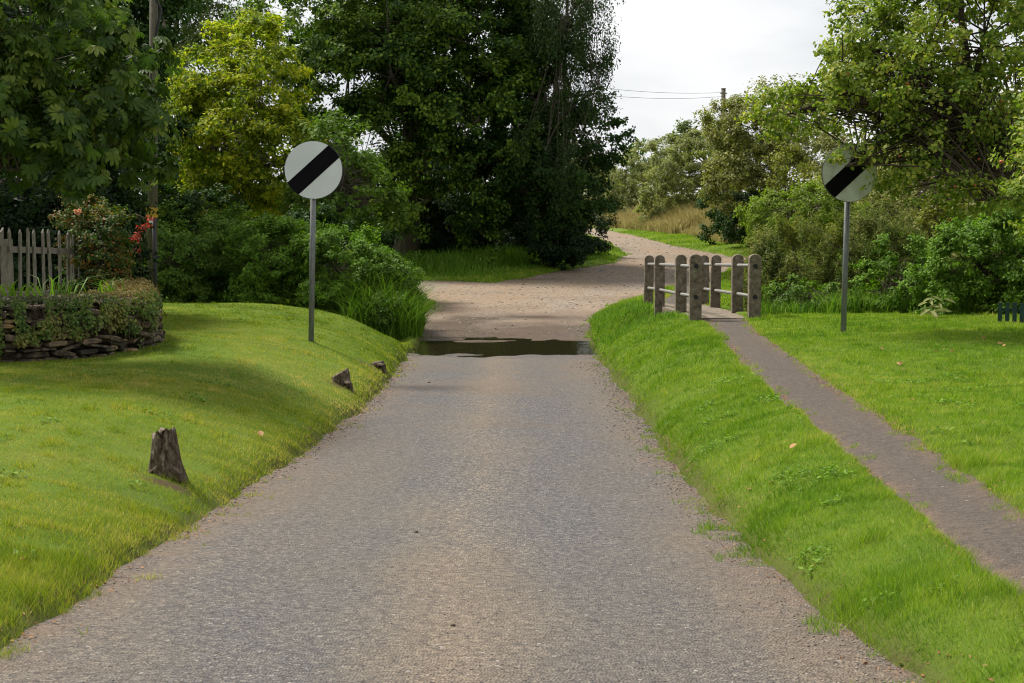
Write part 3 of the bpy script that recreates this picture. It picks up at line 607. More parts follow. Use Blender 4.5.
# ------------------------------------------------------------ telegraph poles and wires
def pole_near():
    b = at(151, 300, 25); gz0 = g1(b[0], b[1]); top = at(154.5, -140, 25); root = thing('telegraph_pole', (b[0], b[1], gz0), 'tall weathered telegraph pole with black cable duct behind the stone wall end', 'telegraph pole')
    MB().tube([(b[0], b[1], gz0 - .3), (top[0], top[1], top[2])], [.085, .062], 16).build('pole', M_POLE, root, smooth=True)
    dx = .085
    MB().tube([(b[0] + dx, b[1] - .05, gz0 - .1), (b[0] + dx + .0, b[1] - .05, at(0, 214, 25)[2])], .035, 10).build('cable_duct', M_BLACK, root, smooth=True)
    MB().tube([(b[0] + dx, b[1] - .05, at(0, 214, 25)[2] - .02), (b[0] + dx * .9 + .02, b[1] - .05, at(0, 60, 25)[2]), (top[0] + .07, b[1] - .05, at(0, 10, 25)[2]), (top[0] + .02, b[1] - .07, at(0, 2, 25)[2]), (top[0] + .05, b[1] - .07, top[2])], .022, 8).build('cable', M_BLACK, root, smooth=True)
    p = at(152, 212.5, 24.86); MB().box(p, (.2, .01, .16)).build('plate', M_YEL, root)
    p = at(150.5, 221, 24.88); MB().tube([p, p + np.array([0, -.012, 0])], .032, 16).build('disc', M_WHITE, root)
    p0, p1 = at(152, 294, 24.9), at(152, 283, 24.9)
    MB().tube([(b[0] - .001, b[1], gz0 + .05), (b[0] + .001, b[1], gz0 + .3)], .089, 16).build('band', M_GALV, root, smooth=True)
pole_near()
def far_pole(px, py, d, rad, label, hz=None):
    t_ = at(px, py, d); gz0 = g1(t_[0], t_[1]); root = thing('telegraph_pole', (t_[0], t_[1], gz0), label, 'telegraph pole')
    MB().tube([(t_[0], t_[1], gz0 - .3), tuple(t_)], [rad * 1.3, rad], 12).build('pole', M_POLE, root, smooth=True)
    MB().tube([(t_[0], t_[1], t_[2]), (t_[0], t_[1], t_[2] + .04)], rad * 1.15, 12).build('cap', M_GALV, root)
    for k in (.25, .6):
        MB().box((t_[0], t_[1] - rad, t_[2] - k), (rad * 3.2, .05, .06)).build('bracket', M_GALV, root)
    return t_
t1 = far_pole(723.5, 89, 85, .12, 'bare wooden pole rising above the hedge on the right, carrying wires')
t2 = far_pole(163, -40, 52, .11, 'pale wooden pole among the treetops behind the nearer pole')
for k, dz in enumerate((-.2, -.42)):
    pts = [t1 + (t2 - t1) * (i / 24) + np.array([0, -.1, dz - (1.3 + .15 * k) * 4 * (i / 24) * (1 - i / 24)]) for i in range(25)]
    o = MB().tube(pts, .009, 5).build('overhead_wire', M_BLACK, None, tuple(pts[0]), smooth=True)
    tag(o, ('upper' if k == 0 else 'lower') + ' of the two thin black wires strung from the pole above the hedge', 'wire', 'wires against the sky')

# ------------------------------------------------------------ picket fence, wall
def picket_fence():
    A, B = at(-60, 290, 14.9), at(81, 297, 18.3); z0 = CAMZ - 1.12
    root = thing('picket_fence', (A[0], A[1], z0 - .3), 'weathered grey picket fence with pointed tops above the stone wall', 'fence')
    d = B - A; Ln = math.hypot(d[0], d[1]); rz = math.atan2(d[1], d[0]); k = 0
    pxs = [-54, -46, -38, -30, -22, -14, -6, 2.6, 10.6, 19.3, 27.7, 35.4, 43.8, 51.8, 60, 67.3, 74.7, 79.5]
    for px in pxs:
        # where the pixel column meets the fence line
        u = (px - 512) / F; t_ = (u * A[1] - A[0]) / (d[0] - u * d[1]); c = A + d * t_
        w = RNG.uniform(.05, .062); h = 1.04 + RNG.normal(0, .018); zb = CAMZ - 1.12 - .13 * t_
        pr = [(-w / 2, 0), (w / 2, 0), (w / 2 * RNG.uniform(.9, 1), h - .045), (.01 * RNG.normal(), h), (-w / 2 * RNG.uniform(.9, 1), h - .045)]
        ln = RNG.normal(0, .03); MB().prism([(a + ln * b_, b_) for a, b_ in pr], (c[0], c[1], zb), rz, .018).build('picket', M_PALE, root)
    nrm = np.array([-math.sin(rz), math.cos(rz), 0])
    for zz in (.12, .62):
        c = (A + B) / 2 + nrm * .031; MB().box((c[0], c[1], z0 + .12 + zz), (Ln, .04, .07), rz, math.atan(.13 / Ln)).build('rail', M_PALE, root)
    for t_ in (.02, .5, .985):
        c = A + d * t_ + nrm * .1; MB().box((c[0], c[1], z0 + .35), (.08, .08, 1.0), rz).build('post', M_PALE, root)
picket_fence()
WALLP = [(-9.5, 14.2), (-7, 14.5), (-5.1, 14.9), (-4.45, 15.6), (-4.2, 16.4), (-4.22, 17.4), (-4.6, 18.6)]
def wline(t_):
    P = np.array(WALLP); seg = np.hypot(*(P[1:] - P[:-1]).T); cu = np.concatenate([[0], np.cumsum(seg)]); t_ = np.asarray(t_, float)
    x = np.interp(t_, cu, P[:, 0]); y = np.interp(t_, cu, P[:, 1]); return x, y, cu[-1]
def stone_wall():
    Lw = wline(0)[2]; root = thing('stone_wall', (-5.1, 14.9, g1(-5.1, 14.9)), 'low crumbling dry stone wall overgrown with moss below the picket fence', 'wall')
    mb = MB(); z_h = .57
    def nrm(t_):
        a = np.array(wline(t_ - .15)[:2]); b = np.array(wline(t_ + .15)[:2]); d = unit(b - a); return np.array([d[1], -d[0]]), d
    row = 0; z = -.05
    while z < z_h - .03:
        hh = RNG.uniform(.035, .085); t_ = RNG.uniform(-.1, 0)
        while t_ < Lw:
            w = RNG.uniform(.06, .3); tm = t_ + w / 2; x, y, _ = wline(np.clip(tm, 0, Lw)); n_, d_ = nrm(np.clip(tm, .2, Lw - .2))
            if RNG.random() > .14:
                off = RNG.uniform(-.06, .06) + .07 * (1 - z / z_h); zc = g1(float(x), float(y)) + z + hh / 2
                ht = hh * RNG.uniform(.75, .97); wt = w * RNG.uniform(.85, .97); dp = .2
                V = []; tl = RNG.normal(0, .16)
                for k_, (sx, sy, sz_) in enumerate([(a, b, c) for c in (-1, -.55, .55, 1) for a, b in ((-1, -1), (1, -1), (1, 1), (-1, 1))]):
                    q = .72 if abs(sz_) == 1 else 1.0
                    lx = sx * wt / 2 * q * RNG.uniform(.72, 1.06); ly = sy * dp / 2 * (q * .5 + .5) * RNG.uniform(.85, 1.05); lz = sz_ * ht / 2 * RNG.uniform(.9, 1.05)
                    V.append((x + d_[0] * lx + n_[0] * (ly + off), y + d_[1] * lx + n_[1] * (ly + off), zc + lz + lx * tl))
                Fs = [(3, 2, 1, 0), (12, 13, 14, 15)] + [(r * 4 + i, r * 4 + (i + 1) % 4, r * 4 + 4 + (i + 1) % 4, r * 4 + 4 + i) for r in range(3) for i in range(4)]
                mb.add(V, Fs, float(np.clip(RNG.normal(.42, .22), 0, 1)))
            t_ += w + .008
        z += hh
    mb.build('stones', M_STONE, root)
    core = MB(); ts = np.arange(0, Lw, .3); V = []
    for t_ in ts:
        x, y, _ = wline(t_); n_, d_ = nrm(np.clip(t_, .2, Lw - .2)); g = g1(float(x), float(y))
        for o_, zz in ((.02, -.2), (-.05, z_h - .06), (-.45, z_h - .04), (-.5, -.2)): V.append((x + n_[0] * o_, y + n_[1] * o_, g + zz))
    Fs = [(i * 4 + k, (i + 1) * 4 + k, (i + 1) * 4 + (k + 1) % 4, i * 4 + (k + 1) % 4) for i in range(len(ts) - 1) for k in range(4)] + [(0, 1, 2, 3), tuple(len(V) - 4 + k for k in (3, 2, 1, 0))]
    core.add(V, Fs, .1); core.build('earth_fill', M_STUMP, root)
    # moss and litter on the top and hanging off the lip
    n = 26000; t_ = RNG.uniform(0, Lw, n); x, y, _ = wline(t_); 
    P0 = np.array([nrm(q)[0] for q in np.linspace(.2, Lw - .2, 200)]); N2 = P0[np.clip((t_ / Lw * 199).astype(int), 0, 199)]
    o_ = RNG.uniform(-.45, .16, n); face = o_ > .05; g = G(x, y)
    zz = z_h + .02 + .05 * fbm(x + o_, y, 3, 5) - np.where(face, np.abs(RNG.normal(0, .24, n)), 0) + RNG.uniform(0, .03, n)
    k = (fbm(t_, zz, 3.2, 88) > .02) | ~face
    pat = fbm(t_, zz * 2, 1.4, 99); P = np.stack([x + N2[:, 0] * np.minimum(o_, .13), y + N2[:, 1] * np.minimum(o_, .13), g + zz], 1)[k]
    Nn = unit(np.concatenate([N2, np.full((n, 1), .8)], 1)[k] + rdir(k.sum()) * .7)
    P[:, 2] += .07 * ss(6.2, 7.4, t_[k]) * (o_[k] < .1) * RNG.uniform(0, 1, k.sum())
    V, Fa = place(LEAF, P, Nn, rdir(k.sum()) - np.array([0, 0, .4]), RNG.uniform(.02, .045, k.sum()), .6)
    mk('moss', V, Fa, M_MOSS, root, v=np.clip(.25 + .5 * ss(5.2, 7.0, t_[k]) + .3 * pat[k] + RNG.normal(0, .15, k.sum()), 0, 1))
    return nrm
wall_n = stone_wall()
def trailer(t0, t1_, zlo, n, m, label, leaf=.032, bias=.5, vb=0):
    Lw = wline(0)[2]; tm = (t0 + t1_) / 2; x, y, _ = wline(tm); gz0 = g1(float(x), float(y)); n_, d_ = wall_n(tm)
    root = thing('trailing_plant', (float(x) + n_[0] * .12, float(y) + n_[1] * .12, gz0 + .53), label, 'plant')
    t_ = RNG.uniform(t0, t1_, n); zz = .6 - (.6 - zlo) * RNG.uniform(0, 1, n) ** .9 * (.72 + .75 * fbm(t_, t_ * 0, 3.5, int(t0 * 10)))
    xx, yy, _ = wline(t_); off = .15 + .13 * fbm(t_ * 1.5, zz, 4, 3) + np.abs(RNG.normal(0, .045, n)); zz = zz + .09 * np.maximum(0, fbm(t_, t_ * 0 + t0, 6, 13)) * (zz > .5)
    keep = fbm(t_, zz, 4.0, int(t0 * 31)) > -.15; P = np.stack([xx + n_[0] * off, yy + n_[1] * off, G(xx, yy) + zz], 1)[keep]; kk = keep.sum()
    V, Fa = place(OVAL, P, unit(np.array([n_[0], n_[1], .5]) + rdir(kk) * .55), rdir(kk) - np.array([0, 0, .8]), RNG.uniform(.5, 1.7, kk) * leaf, .75)
    mk('foliage', V, Fa, m, root, v=np.repeat(np.clip(.5 + vb + .6 * fbm(t_, zz, 5, 9)[keep] + RNG.normal(0, .18, kk), 0, 1), 2))
    mb = MB()
    for q in np.linspace(t0 + .05, t1_ - .05, 9):
        a, b_, _ = wline(q); p = np.array([a + n_[0] * .12, b_ + n_[1] * .12, g1(float(a), float(b_)) + .6]); z1 = RNG.uniform(zlo, .35)
        mb.tube([p, p + np.array([n_[0] * .08, n_[1] * .08, -.12]), p + np.array([n_[0] * .1 + RNG.normal(0, .05), n_[1] * .1, z1 - .6])], .0045, 4)
    mb.build('stem', M_TWIG, root)
trailer(3.0, 4.5, .08, 4000, LM_IVY, 'grey green trailing plant over the left end of the stone wall', bias=.3)
trailer(4.5, 5.35, .18, 2300, LM_IVY, 'bright green small leaved cushion on the middle of the stone wall', .028, vb=.1)
trailer(5.3, 6.9, .06, 3600, LM_IVY, 'straggly green and brown creeper near the rounded end of the stone wall', .03, vb=.2)

# ------------------------------------------------------------ stumps
def stump(px, py, h, r, lean, label, cutz=0, seed=1, flare=1.5):
    p = gp(px, py); root = thing('tree_stump', p, label, 'tree stump', 'old stumps on the left bank')
    nr, nsg = 14, 28; V = []
    for i in range(nr):
        t_ = i / (nr - 1)
        for k in range(nsg):
            a = 2 * math.pi * k / nsg
            rad = r * (1 + (flare - 1) * (1 - t_) ** 1.8 * (1 + .6 * math.cos(3 * a + seed)))
            rad *= (1 - .35 * max(0, t_ - .8) ** .8) * (1 + .12 * float(fbm(np.array([math.cos(a) * 2 + seed]), np.array([math.sin(a) * 2 + t_ * 2.2]), 1.2, seed, 4)) + .05 * math.sin(9 * a + 2 * t_))
            z = -.08 + (h + .08) * t_ + cutz * math.cos(a) * t_ + .03 * h * 3 * float(fbm(np.array([math.cos(a) * 3]), np.array([math.sin(a) * 3]), 1.5, seed + 5)) * t_
            V.append((p[0] + rad * math.cos(a) + lean * t_, p[1] + .06 + rad * math.sin(a) * .8, p[2] + z))
    n0 = len(V); V.append((p[0] + lean, p[1], p[2] + h * .86))
    Fs = [(i * nsg + k, i * nsg + (k + 1) % nsg, (i + 1) * nsg + (k + 1) % nsg, (i + 1) * nsg + k) for i in range(nr - 1) for k in range(nsg)] + [((nr - 1) * nsg + k, (nr - 1) * nsg + (k + 1) % nsg, n0) for k in range(nsg)]
    mk('trunk_base', np.array(V), Fs, M_STUMP, root, smooth=True)
    for a in (-.7, 2.9):
        mb = MB()
        e = p + np.array([math.cos(a) * r * 1.9, math.sin(a) * r * 1.4, 0]); e[2] = g1(e[0], e[1]) - .02
        mb.tube([p + np.array([math.cos(a) * r * .7, math.sin(a) * r * .5, h * .22]), p + np.array([math.cos(a) * r * 1.5, math.sin(a) * r, .02]), e], [r * .35, r * .22, r * .06], 8)
        mb.build('root', M_STUMP, root, smooth=True)
stump(167, 478, .30, .078, -.03, 'tallest grey tree stump standing near the road edge in the foreground', .015, 3, 1.9)
stump(341, 385, .13, .1, -.02, 'squat dark stump leaning on the bank below the left sign', .05, 8, 1.3)
stump(374, 366, .045, .12, 0, 'lowest reddish stump almost level with the grass near the ford', .02, 15, 1.2)

# ------------------------------------------------------------ green edging on the right
def edging():
    A = at(1000, 318, 20.6); A[2] = g1(A[0], A[1]); root = thing('edging_fence', A, 'low dark green board edging at the right end of the lawn', 'edging fence')
    for k in range(14):
        x = A[0] + .083 * k; y = A[1] - .05 * k; h = .27 + RNG.normal(0, .01); w = .055
        MB().prism([(-w / 2, -.08), (w / 2, -.08), (w / 2 + .0, h), (-w / 2, h)], (x, y, g1(x, y)), R_(-31), .02).build('board', M_GREENP, root)
    m_ = (A[0] + .083 * 6.5, A[1] - .05 * 6.5 + .025, A[2] + .17)
    MB().box(m_, (1.25, .02, .04), R_(-31)).build('rail', M_GREENP, root)
edging()

# ------------------------------------------------------------ trees
def T(label, base, lobes, m, leaf, trunk, cat='tree', name='tree', **kw): return plant(name, label, cat, base, lobes, m, leaf, trunk=trunk, **kw)
# horse chestnut, near left
ch_l = [lob(30, 30, 15.5, 95, 75, 1.5), lob(-30, 120, 14.8, 85, 90, 1.2), lob(60, 120, 15.6, 70, 80, 1.0), lob(100, 90, 16.2, 38, 58, .8), lob(120, 150, 16.0, 36, 36, .7), lob(20, 170, 15.2, 60, 45, .9), lob(-50, -20, 15.5, 70, 50, 1.2, .7)]
T('horse chestnut with large drooping fingered leaves hanging over the picket fence', (-7.3, 16.8), ch_l, LM_CHEST, .125, .16, name='chestnut_tree', skirt=0, wr=1.0, cov=4.6, clump=.34, tpl=PALM, droop=.5, upn=.55, twigs=70, vs=.22, shell=.4)
T('dark evergreen yew behind the picket fence', (-8.6, 21), [lob(20, 170, 21, 95, 90, 1.8), lob(72, 200, 21.5, 52, 80, 1.1), lob(-20, 90, 22, 120, 110, 2)], LM_DARK, .075, .18, name='yew_tree', cov=4, clump=.4, twigs=30)
T('tall dark green lime tree behind the chestnut', (-10.5, 32), [lob(60, 60, 32, 95, 110, 2.4), lob(108, 130, 31, 50, 90, 1.6), lob(20, 160, 32, 110, 100, 2.2), lob(100, 10, 33, 75, 70, 2), lob(40, -60, 33, 120, 90, 3)], LM_OAKD, .12, .25, name='lime_tree', cov=3.6, clump=.6, twigs=60)
# behind: ash and yellow tree
T('pale feathery ash tree at the top left behind the poles', (-13.5, 56), [lob(185, 40, 55, 50, 60, 2.6), lob(215, 25, 54, 26, 40, 1.5, .7), lob(140, 80, 56, 40, 60, 2), lob(165, -30, 56, 45, 45, 2.5)], LM_ASH, .13, .24, name='ash_tree', skirt=0, cov=2.2, clump=.7, twigs=90, vs=.25)
T('yellow green tree turning early between the tall pole and the dark oak', (-8.6, 39), [lob(178, 130, 39.5, 28, 70, 1.4), lob(205, 85, 39, 38, 55, 1.6), lob(262, 80, 38, 34, 62, 1.6), lob(240, 140, 38, 55, 60, 2), lob(190, 160, 38.5, 34, 70, 1.8), lob(255, 40, 39, 22, 32, 1.1), lob(285, 165, 37.5, 34, 55, 1.6), lob(225, 200, 37.8, 60, 40, 1.4)], LM_YEL, .11, .2, name='maple_tree', cov=2.9, clump=.34, twigs=110, vs=.42)
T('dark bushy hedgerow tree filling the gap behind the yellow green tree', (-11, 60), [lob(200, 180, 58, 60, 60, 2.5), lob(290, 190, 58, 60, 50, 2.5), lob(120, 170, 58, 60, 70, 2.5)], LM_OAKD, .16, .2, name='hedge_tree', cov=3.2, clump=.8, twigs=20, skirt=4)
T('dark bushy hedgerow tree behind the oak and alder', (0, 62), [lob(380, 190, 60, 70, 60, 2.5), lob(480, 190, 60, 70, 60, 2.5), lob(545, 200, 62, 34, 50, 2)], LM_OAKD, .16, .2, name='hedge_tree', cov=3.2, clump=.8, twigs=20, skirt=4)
# the big dark group
T('great spreading oak with lobed foliage in the middle', (-3.6, 51), [lob(330, 20, 49.5, 80, 70, 3), lob(390, 70, 48, 70, 75, 2.2), lob(470, 90, 50, 90, 90, 2, 1.2), lob(485, 40, 52, 50, 60, 2), lob(470, 30, 49.5, 80, 80, 3), lob(400, 150, 48.5, 80, 70, 2.5), lob(480, 120, 48, 70, 75, 2.2), lob(340, 110, 48.5, 50, 60, 2), lob(400, -60, 50.5, 130, 70, 4), lob(430, 200, 49, 90, 50, 2.2)],
  LM_OAK, .14, .42, name='oak_tree', skirt=0, cov=3.9, clump=.72, twigs=120, vs=.38)
T('dark alder on the right flank of the oak', (1.2, 50.5), [lob(545, 90, 48.5, 48, 80, 1.9), lob(560, 180, 48, 42, 60, 1.6), lob(600, 140, 48.5, 30, 42, 1.4), lob(520, 190, 48, 60, 50, 1.8), lob(560, 20, 49.5, 36, 60, 1.6)], LM_OAKD, .12, .25, name='alder_tree', skirt=0, cov=3.3, clump=.6, twigs=70)
T('slender birch with drooping twigs at the edge of the sky', (1.7, 51.5), [lob(560, 25, 46.5, 30, 50, 1.2, .55), lob(592, 40, 46.5, 22, 40, 1.0, .45), lob(600, 85, 46.5, 16, 30, .8, .4), lob(545, 150, 46.5, 30, 60, 1, .5), lob(590, -30, 46.5, 30, 40, 1.1, .5)], LM_BIRCH, .08, .1, name='birch_tree', skirt=0, mtr=M_BARK, cov=2.6, clump=.34, hang=1.2, flat=1.1, droop=.8, twigs=130, top=at(570, -60, 50))
T('green hazel with paler leaves in front of the oak', (-4.8, 37), [lob(345, 170, 36, 32, 55, 1.2), lob(370, 200, 36.5, 28, 40, 1), lob(320, 200, 36, 26, 40, 1)], LM_HAZEL, .11, .06, name='hazel_tree', cov=2.6, clump=.38, stems=3, twigs=60)
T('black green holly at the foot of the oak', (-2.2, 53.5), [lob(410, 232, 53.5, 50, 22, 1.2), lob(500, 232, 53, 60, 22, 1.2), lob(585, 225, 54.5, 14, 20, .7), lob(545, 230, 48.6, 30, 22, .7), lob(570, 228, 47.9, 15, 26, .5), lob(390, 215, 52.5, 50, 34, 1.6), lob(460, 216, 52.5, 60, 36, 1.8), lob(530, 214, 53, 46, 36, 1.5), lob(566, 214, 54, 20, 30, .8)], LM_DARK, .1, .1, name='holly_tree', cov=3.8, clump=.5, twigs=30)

def B(label, base, lobes, m, leaf, name='shrub', cat='shrub', trunk=.025, **kw):
    kw.setdefault('stems', 3); kw.setdefault('twigs', 40); kw.setdefault('mtr', M_TWIG)
    return plant(name, label, cat, base, lobes, m, leaf, trunk=trunk, parts=('stem', 'foliage'), **kw)
# brookside bushes, left
B('tall soft willow shrub on the brook bank next to the telegraph pole', (-7.2, 31), [lob(190, 250, 30, 42, 38, 1.1), lob(165, 262, 29, 26, 36, .8), lob(230, 240, 31, 34, 30, 1)], LM_HAZEL, .06, cov=3.4, clump=.3)
B('rounded green shrub behind the left sign, second from the pole', (-5.1, 30.5), [lob(265, 262, 29.5, 38, 36, 1.0), lob(300, 250, 30, 26, 30, .8)], LM_NET, .06, cov=3.6, clump=.28)
B('dense bright bush of nettles right of the left sign', (-3.6, 30), [lob(335, 268, 29, 34, 36, .9), lob(370, 275, 29, 30, 34, .8), lob(350, 245, 30, 24, 18, .6)], LM_NET, .06, cov=3.6, clump=.28)
B('pale flowering weeds on the brook bank between sign and ford', (-2.6, 29.5), [lob(395, 285, 28.8, 22, 28, .6), lob(382, 300, 28.2, 26, 26, .6)], LM_HAZEL, .05, cov=3.2, clump=.2, name='weed_clump', cat='weeds')
def bankfn(n):
    x = RNG.uniform(-3.1, -1.75, n); y = RNG.uniform(27.6, 29.8, n); k = RNG.random(n) < np.exp(-np.abs(x + 2.15) * 1.2); return x[k], y[k]
tall(bankfn, 5200, lambda x, y: .95 - .3 * ss(-2.2, -1.7, x), .02, LM_TALL, 'bank_grass', 'tuft of long overhanging grass at the left end of the ford', .4)
B('dense dark green bramble across the back of the left lawn', (-6.5, 34), [lob(195, 282, 32.5, 50, 20, .7), lob(260, 282, 33, 50, 20, .7), lob(225, 225, 34, 60, 30, 1.2), lob(310, 235, 34, 50, 26, 1.2), lob(160, 230, 34, 50, 40, 1.2), lob(365, 252, 35, 34, 22, 1)], LM_OAKD, .08, cov=3.6, clump=.34, name='bramble')
# the foot of the big trees
edge = lambda x, y: (sd_road(x, y) > .7) & (sd_road(x, y) < 3.4)
tall(rect(-6, 4.2, 42, 56, edge), 30000, lambda x, y: .14 + .45 * ss(1.0, 2.6, sd_road(x, y)), .022, LM_TALL, 'rough_grass', 'rough grass fringe below the oak and holly', .35)
for i, (px, py, rx, ry, lb) in enumerate(((418, 262, 20, 12, 'nettle clump at the left foot of the oak fringe'), (470, 263, 20, 8, 'nettle clump in the middle of the oak fringe'))):
    p = at(px, py, 47.2); B(lb, (p[0], 47.2), [lob(px, py, 47.2, rx, ry, .7)], LM_NET, .085, name='nettle_clump', cat='weeds', cov=3, clump=.28, group='weeds below the big trees', stems=2, twigs=10)

# far right hedge beyond the track
T('silvery willow bush at the bend of the track, furthest left of the far hedge', (9.5, 98), [lob(622, 182, 98, 28, 26, 1.8), lob(652, 172, 96, 30, 34, 2), lob(600, 198, 98, 22, 20, 1.5)], LM_WILL, .15, .12, name='willow_tree', cov=3.2, clump=.55, twigs=40)
T('rounded grey green willow below the far pole', (12, 81), [lob(695, 168, 80, 34, 38, 2.0), lob(668, 186, 82, 30, 28, 1.6), lob(720, 156, 79, 32, 42, 1.9), lob(725, 195, 76, 24, 24, 1.3)], LM_WILL, .13, .14, name='willow_tree', cov=3.0, clump=.5, twigs=50)
T('bushy hawthorn hedge tree with dark hollow beneath, left of the right sign', (11.2, 60), [lob(760, 140, 57, 42, 42, 1.8), lob(748, 168, 64, 34, 30, 1.5), lob(742, 180, 57, 36, 32, 1.4), lob(785, 180, 56, 34, 36, 1.4), lob(795, 130, 57, 30, 40, 1.4), lob(775, 100, 53, 28, 18, 1.0, .5), lob(735, 130, 58, 30, 30, 1.2)], LM_HAW, .11, .14, name='hawthorn_tree', skirt=0, cov=2.6, clump=.42, twigs=110)
T('small distant tree just left of the far pole', (17, 115), [lob(700, 140, 112, 24, 24, 2), lob(680, 150, 112, 18, 16, 1.6)], LM_ASH, .22, .2, name='distant_tree', cov=2.4, clump=.8, twigs=30)
T('small dark distant tree in the gap at the bend', (11, 125), [lob(640, 160, 120, 16, 20, 1.6), lob(655, 175, 120, 16, 14, 1.6)], LM_OAK, .24, .2, name='distant_tree', cov=2.8, clump=.8, twigs=20)
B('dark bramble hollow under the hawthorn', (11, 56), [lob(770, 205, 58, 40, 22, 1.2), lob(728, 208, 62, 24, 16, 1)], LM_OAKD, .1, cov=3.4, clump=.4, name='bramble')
sf = lambda x, y: (sd_road(x, y) > 1.2)
tall(rect(3.5, 15, 74, 92, lambda x, y: (sd_road(x, y) > .9) & (x > np.interp(y, [70, 92], [8.3, 5.6]))), 46000, lambda x, y: .6 + .9 * ss(1, 4, sd_road(x, y)), .05, LM_STRAW, 'dry_grass', 'tall straw coloured dry grass along the far side of the track', .6)
tall(rect(8, 15, 58, 76, lambda x, y: (sd_road(x, y) > 1.9) & (x > np.interp(y, [58, 76], [8.8, 8.0]))), 26000, lambda x, y: .35 + .7 * ss(2, 3.5, sd_road(x, y)), .04, LM_STRAW, 'dry_grass', 'dry grass slope between the green strip and the far willow', .6)
tall(rect(-6, 8, 88, 108, lambda x, y: sd_road(x, y) > .6), 12000, lambda x, y: .6 + .5 * ss(1, 4, sd_road(x, y)), .05, LM_STRAW, 'dry_grass', 'dry grass beyond the bend at the vanishing end of the track', .5)
T('far hedgerow tree closing the view where the track disappears', (3, 118), [lob(590, 190, 115, 36, 26, 3), lob(560, 180, 115, 40, 40, 3), lob(620, 195, 115, 26, 20, 2)], LM_WILL, .24, .2, name='hedge_tree', cov=3, clump=.9, twigs=20)

# right middle distance
B('feathery pale green elder bush left of the right sign', (6.0, 31), [lob(790, 212, 30, 42, 20, 1), lob(830, 205, 29.5, 34, 24, .9), lob(765, 222, 30.5, 24, 16, .8)], LM_ELDER, .055, name='elder_bush', cov=2.9, clump=.22)
B('mound of brown green willowherb stems directly behind the footbridge', (5.0, 26.2), [lob(795, 265, 26, 36, 42, .9), lob(765, 285, 26, 20, 32, .7)], LM_HERB, .05, name='willowherb', cat='weeds', tpl=LONG, wr=.34, cov=3.6, clump=.2, flat=1.7, upn=.1, droop=-.5, vs=.35)
B('tall tangle of rusty willowherb behind the right sign', (6.4, 25.6), [lob(850, 262, 25.5, 36, 44, .8), lob(885, 255, 25.5, 30, 40, .8)], LM_HERB, .05, name='willowherb', cat='weeds', tpl=LONG, wr=.34, cov=3.6, clump=.2, flat=1.7, upn=.1, droop=-.5, vs=.35)
B('fresh green bush at the right edge above the green edging', (7.6, 23.4), [lob(975, 262, 22.8, 36, 48, .8), lob(1015, 245, 22.5, 40, 52, .9), lob(945, 285, 22.8, 24, 30, .6), lob(1050, 270, 22, 36, 44, .8)], LM_NET, .055, cov=3.4, clump=.24, twigs=60)
B('low dark brambles along the back edge of the right lawn', (5.6, 24.4), [lob(800, 300, 24.4, 32, 18, .5), lob(835, 302, 24, 26, 18, .5), lob(770, 304, 24.6, 20, 16, .4)], LM_HAZEL, .05, cov=3.2, clump=.16, name='bramble')
B('green comfrey and cow parsley patch right of the right sign', (6.3, 23.6), [lob(880, 290, 23.8, 28, 26, .5), lob(920, 295, 23.4, 26, 24, .5), lob(905, 262, 24.4, 26, 30, .5)], LM_NET, .055, cov=3.2, clump=.18, name='comfrey')
B('background thicket of mixed green leaves behind the apple tree', (10, 33), [lob(930, 190, 32, 70, 50, 1.6), lob(1010, 180, 31, 60, 60, 1.6), lob(860, 215, 31, 50, 32, 1.2), lob(960, 235, 29, 60, 40, 1.2)], LM_HAW, .08, cov=3.0, clump=.36, name='thicket', twigs=80, trunk=.05)
tall(rect(4.9, 6.6, 23.2, 24.6), 2600, lambda x, y: .38 + 0 * x, .014, LM_TALL, 'rough_grass', 'rough grass tussock at the back of the right lawn beside the sign', .45)
tall(rect(3.95, 8.2, 23.5, 24.4), 3200, lambda x, y: .24 + 0 * x, .012, LM_TALL, 'rough_grass', 'fringe of uncut grass along the back edge of the right lawn', .4)
tall(rect(1.6, 2.7, 27.8, 31), 3400, lambda x, y: .16 + 0 * x, .012, LM_TALL, 'rough_grass', 'uncut grass on the brook bank left of the footbridge', .45)
tall(rect(1.55, 2.65, 23.6, 26.2), 3400, lambda x, y: .13 + 0 * x, .010, LM_TALL, 'rough_grass', 'uncut grass and clover at the right end of the ford', .45)

T('grey leaved hedgerow tree filling the skyline behind the right sign and elder', (11.5, 46), [lob(810, 165, 46, 40, 34, 1.5), lob(860, 175, 45, 44, 36, 1.5), lob(920, 150, 46, 56, 44, 1.8), lob(1000, 150, 46, 60, 60, 2), lob(905, 205, 44, 90, 30, 1.5)], LM_HAW, .1, .16, name='hedge_tree', cov=3.2, clump=.5, twigs=60)
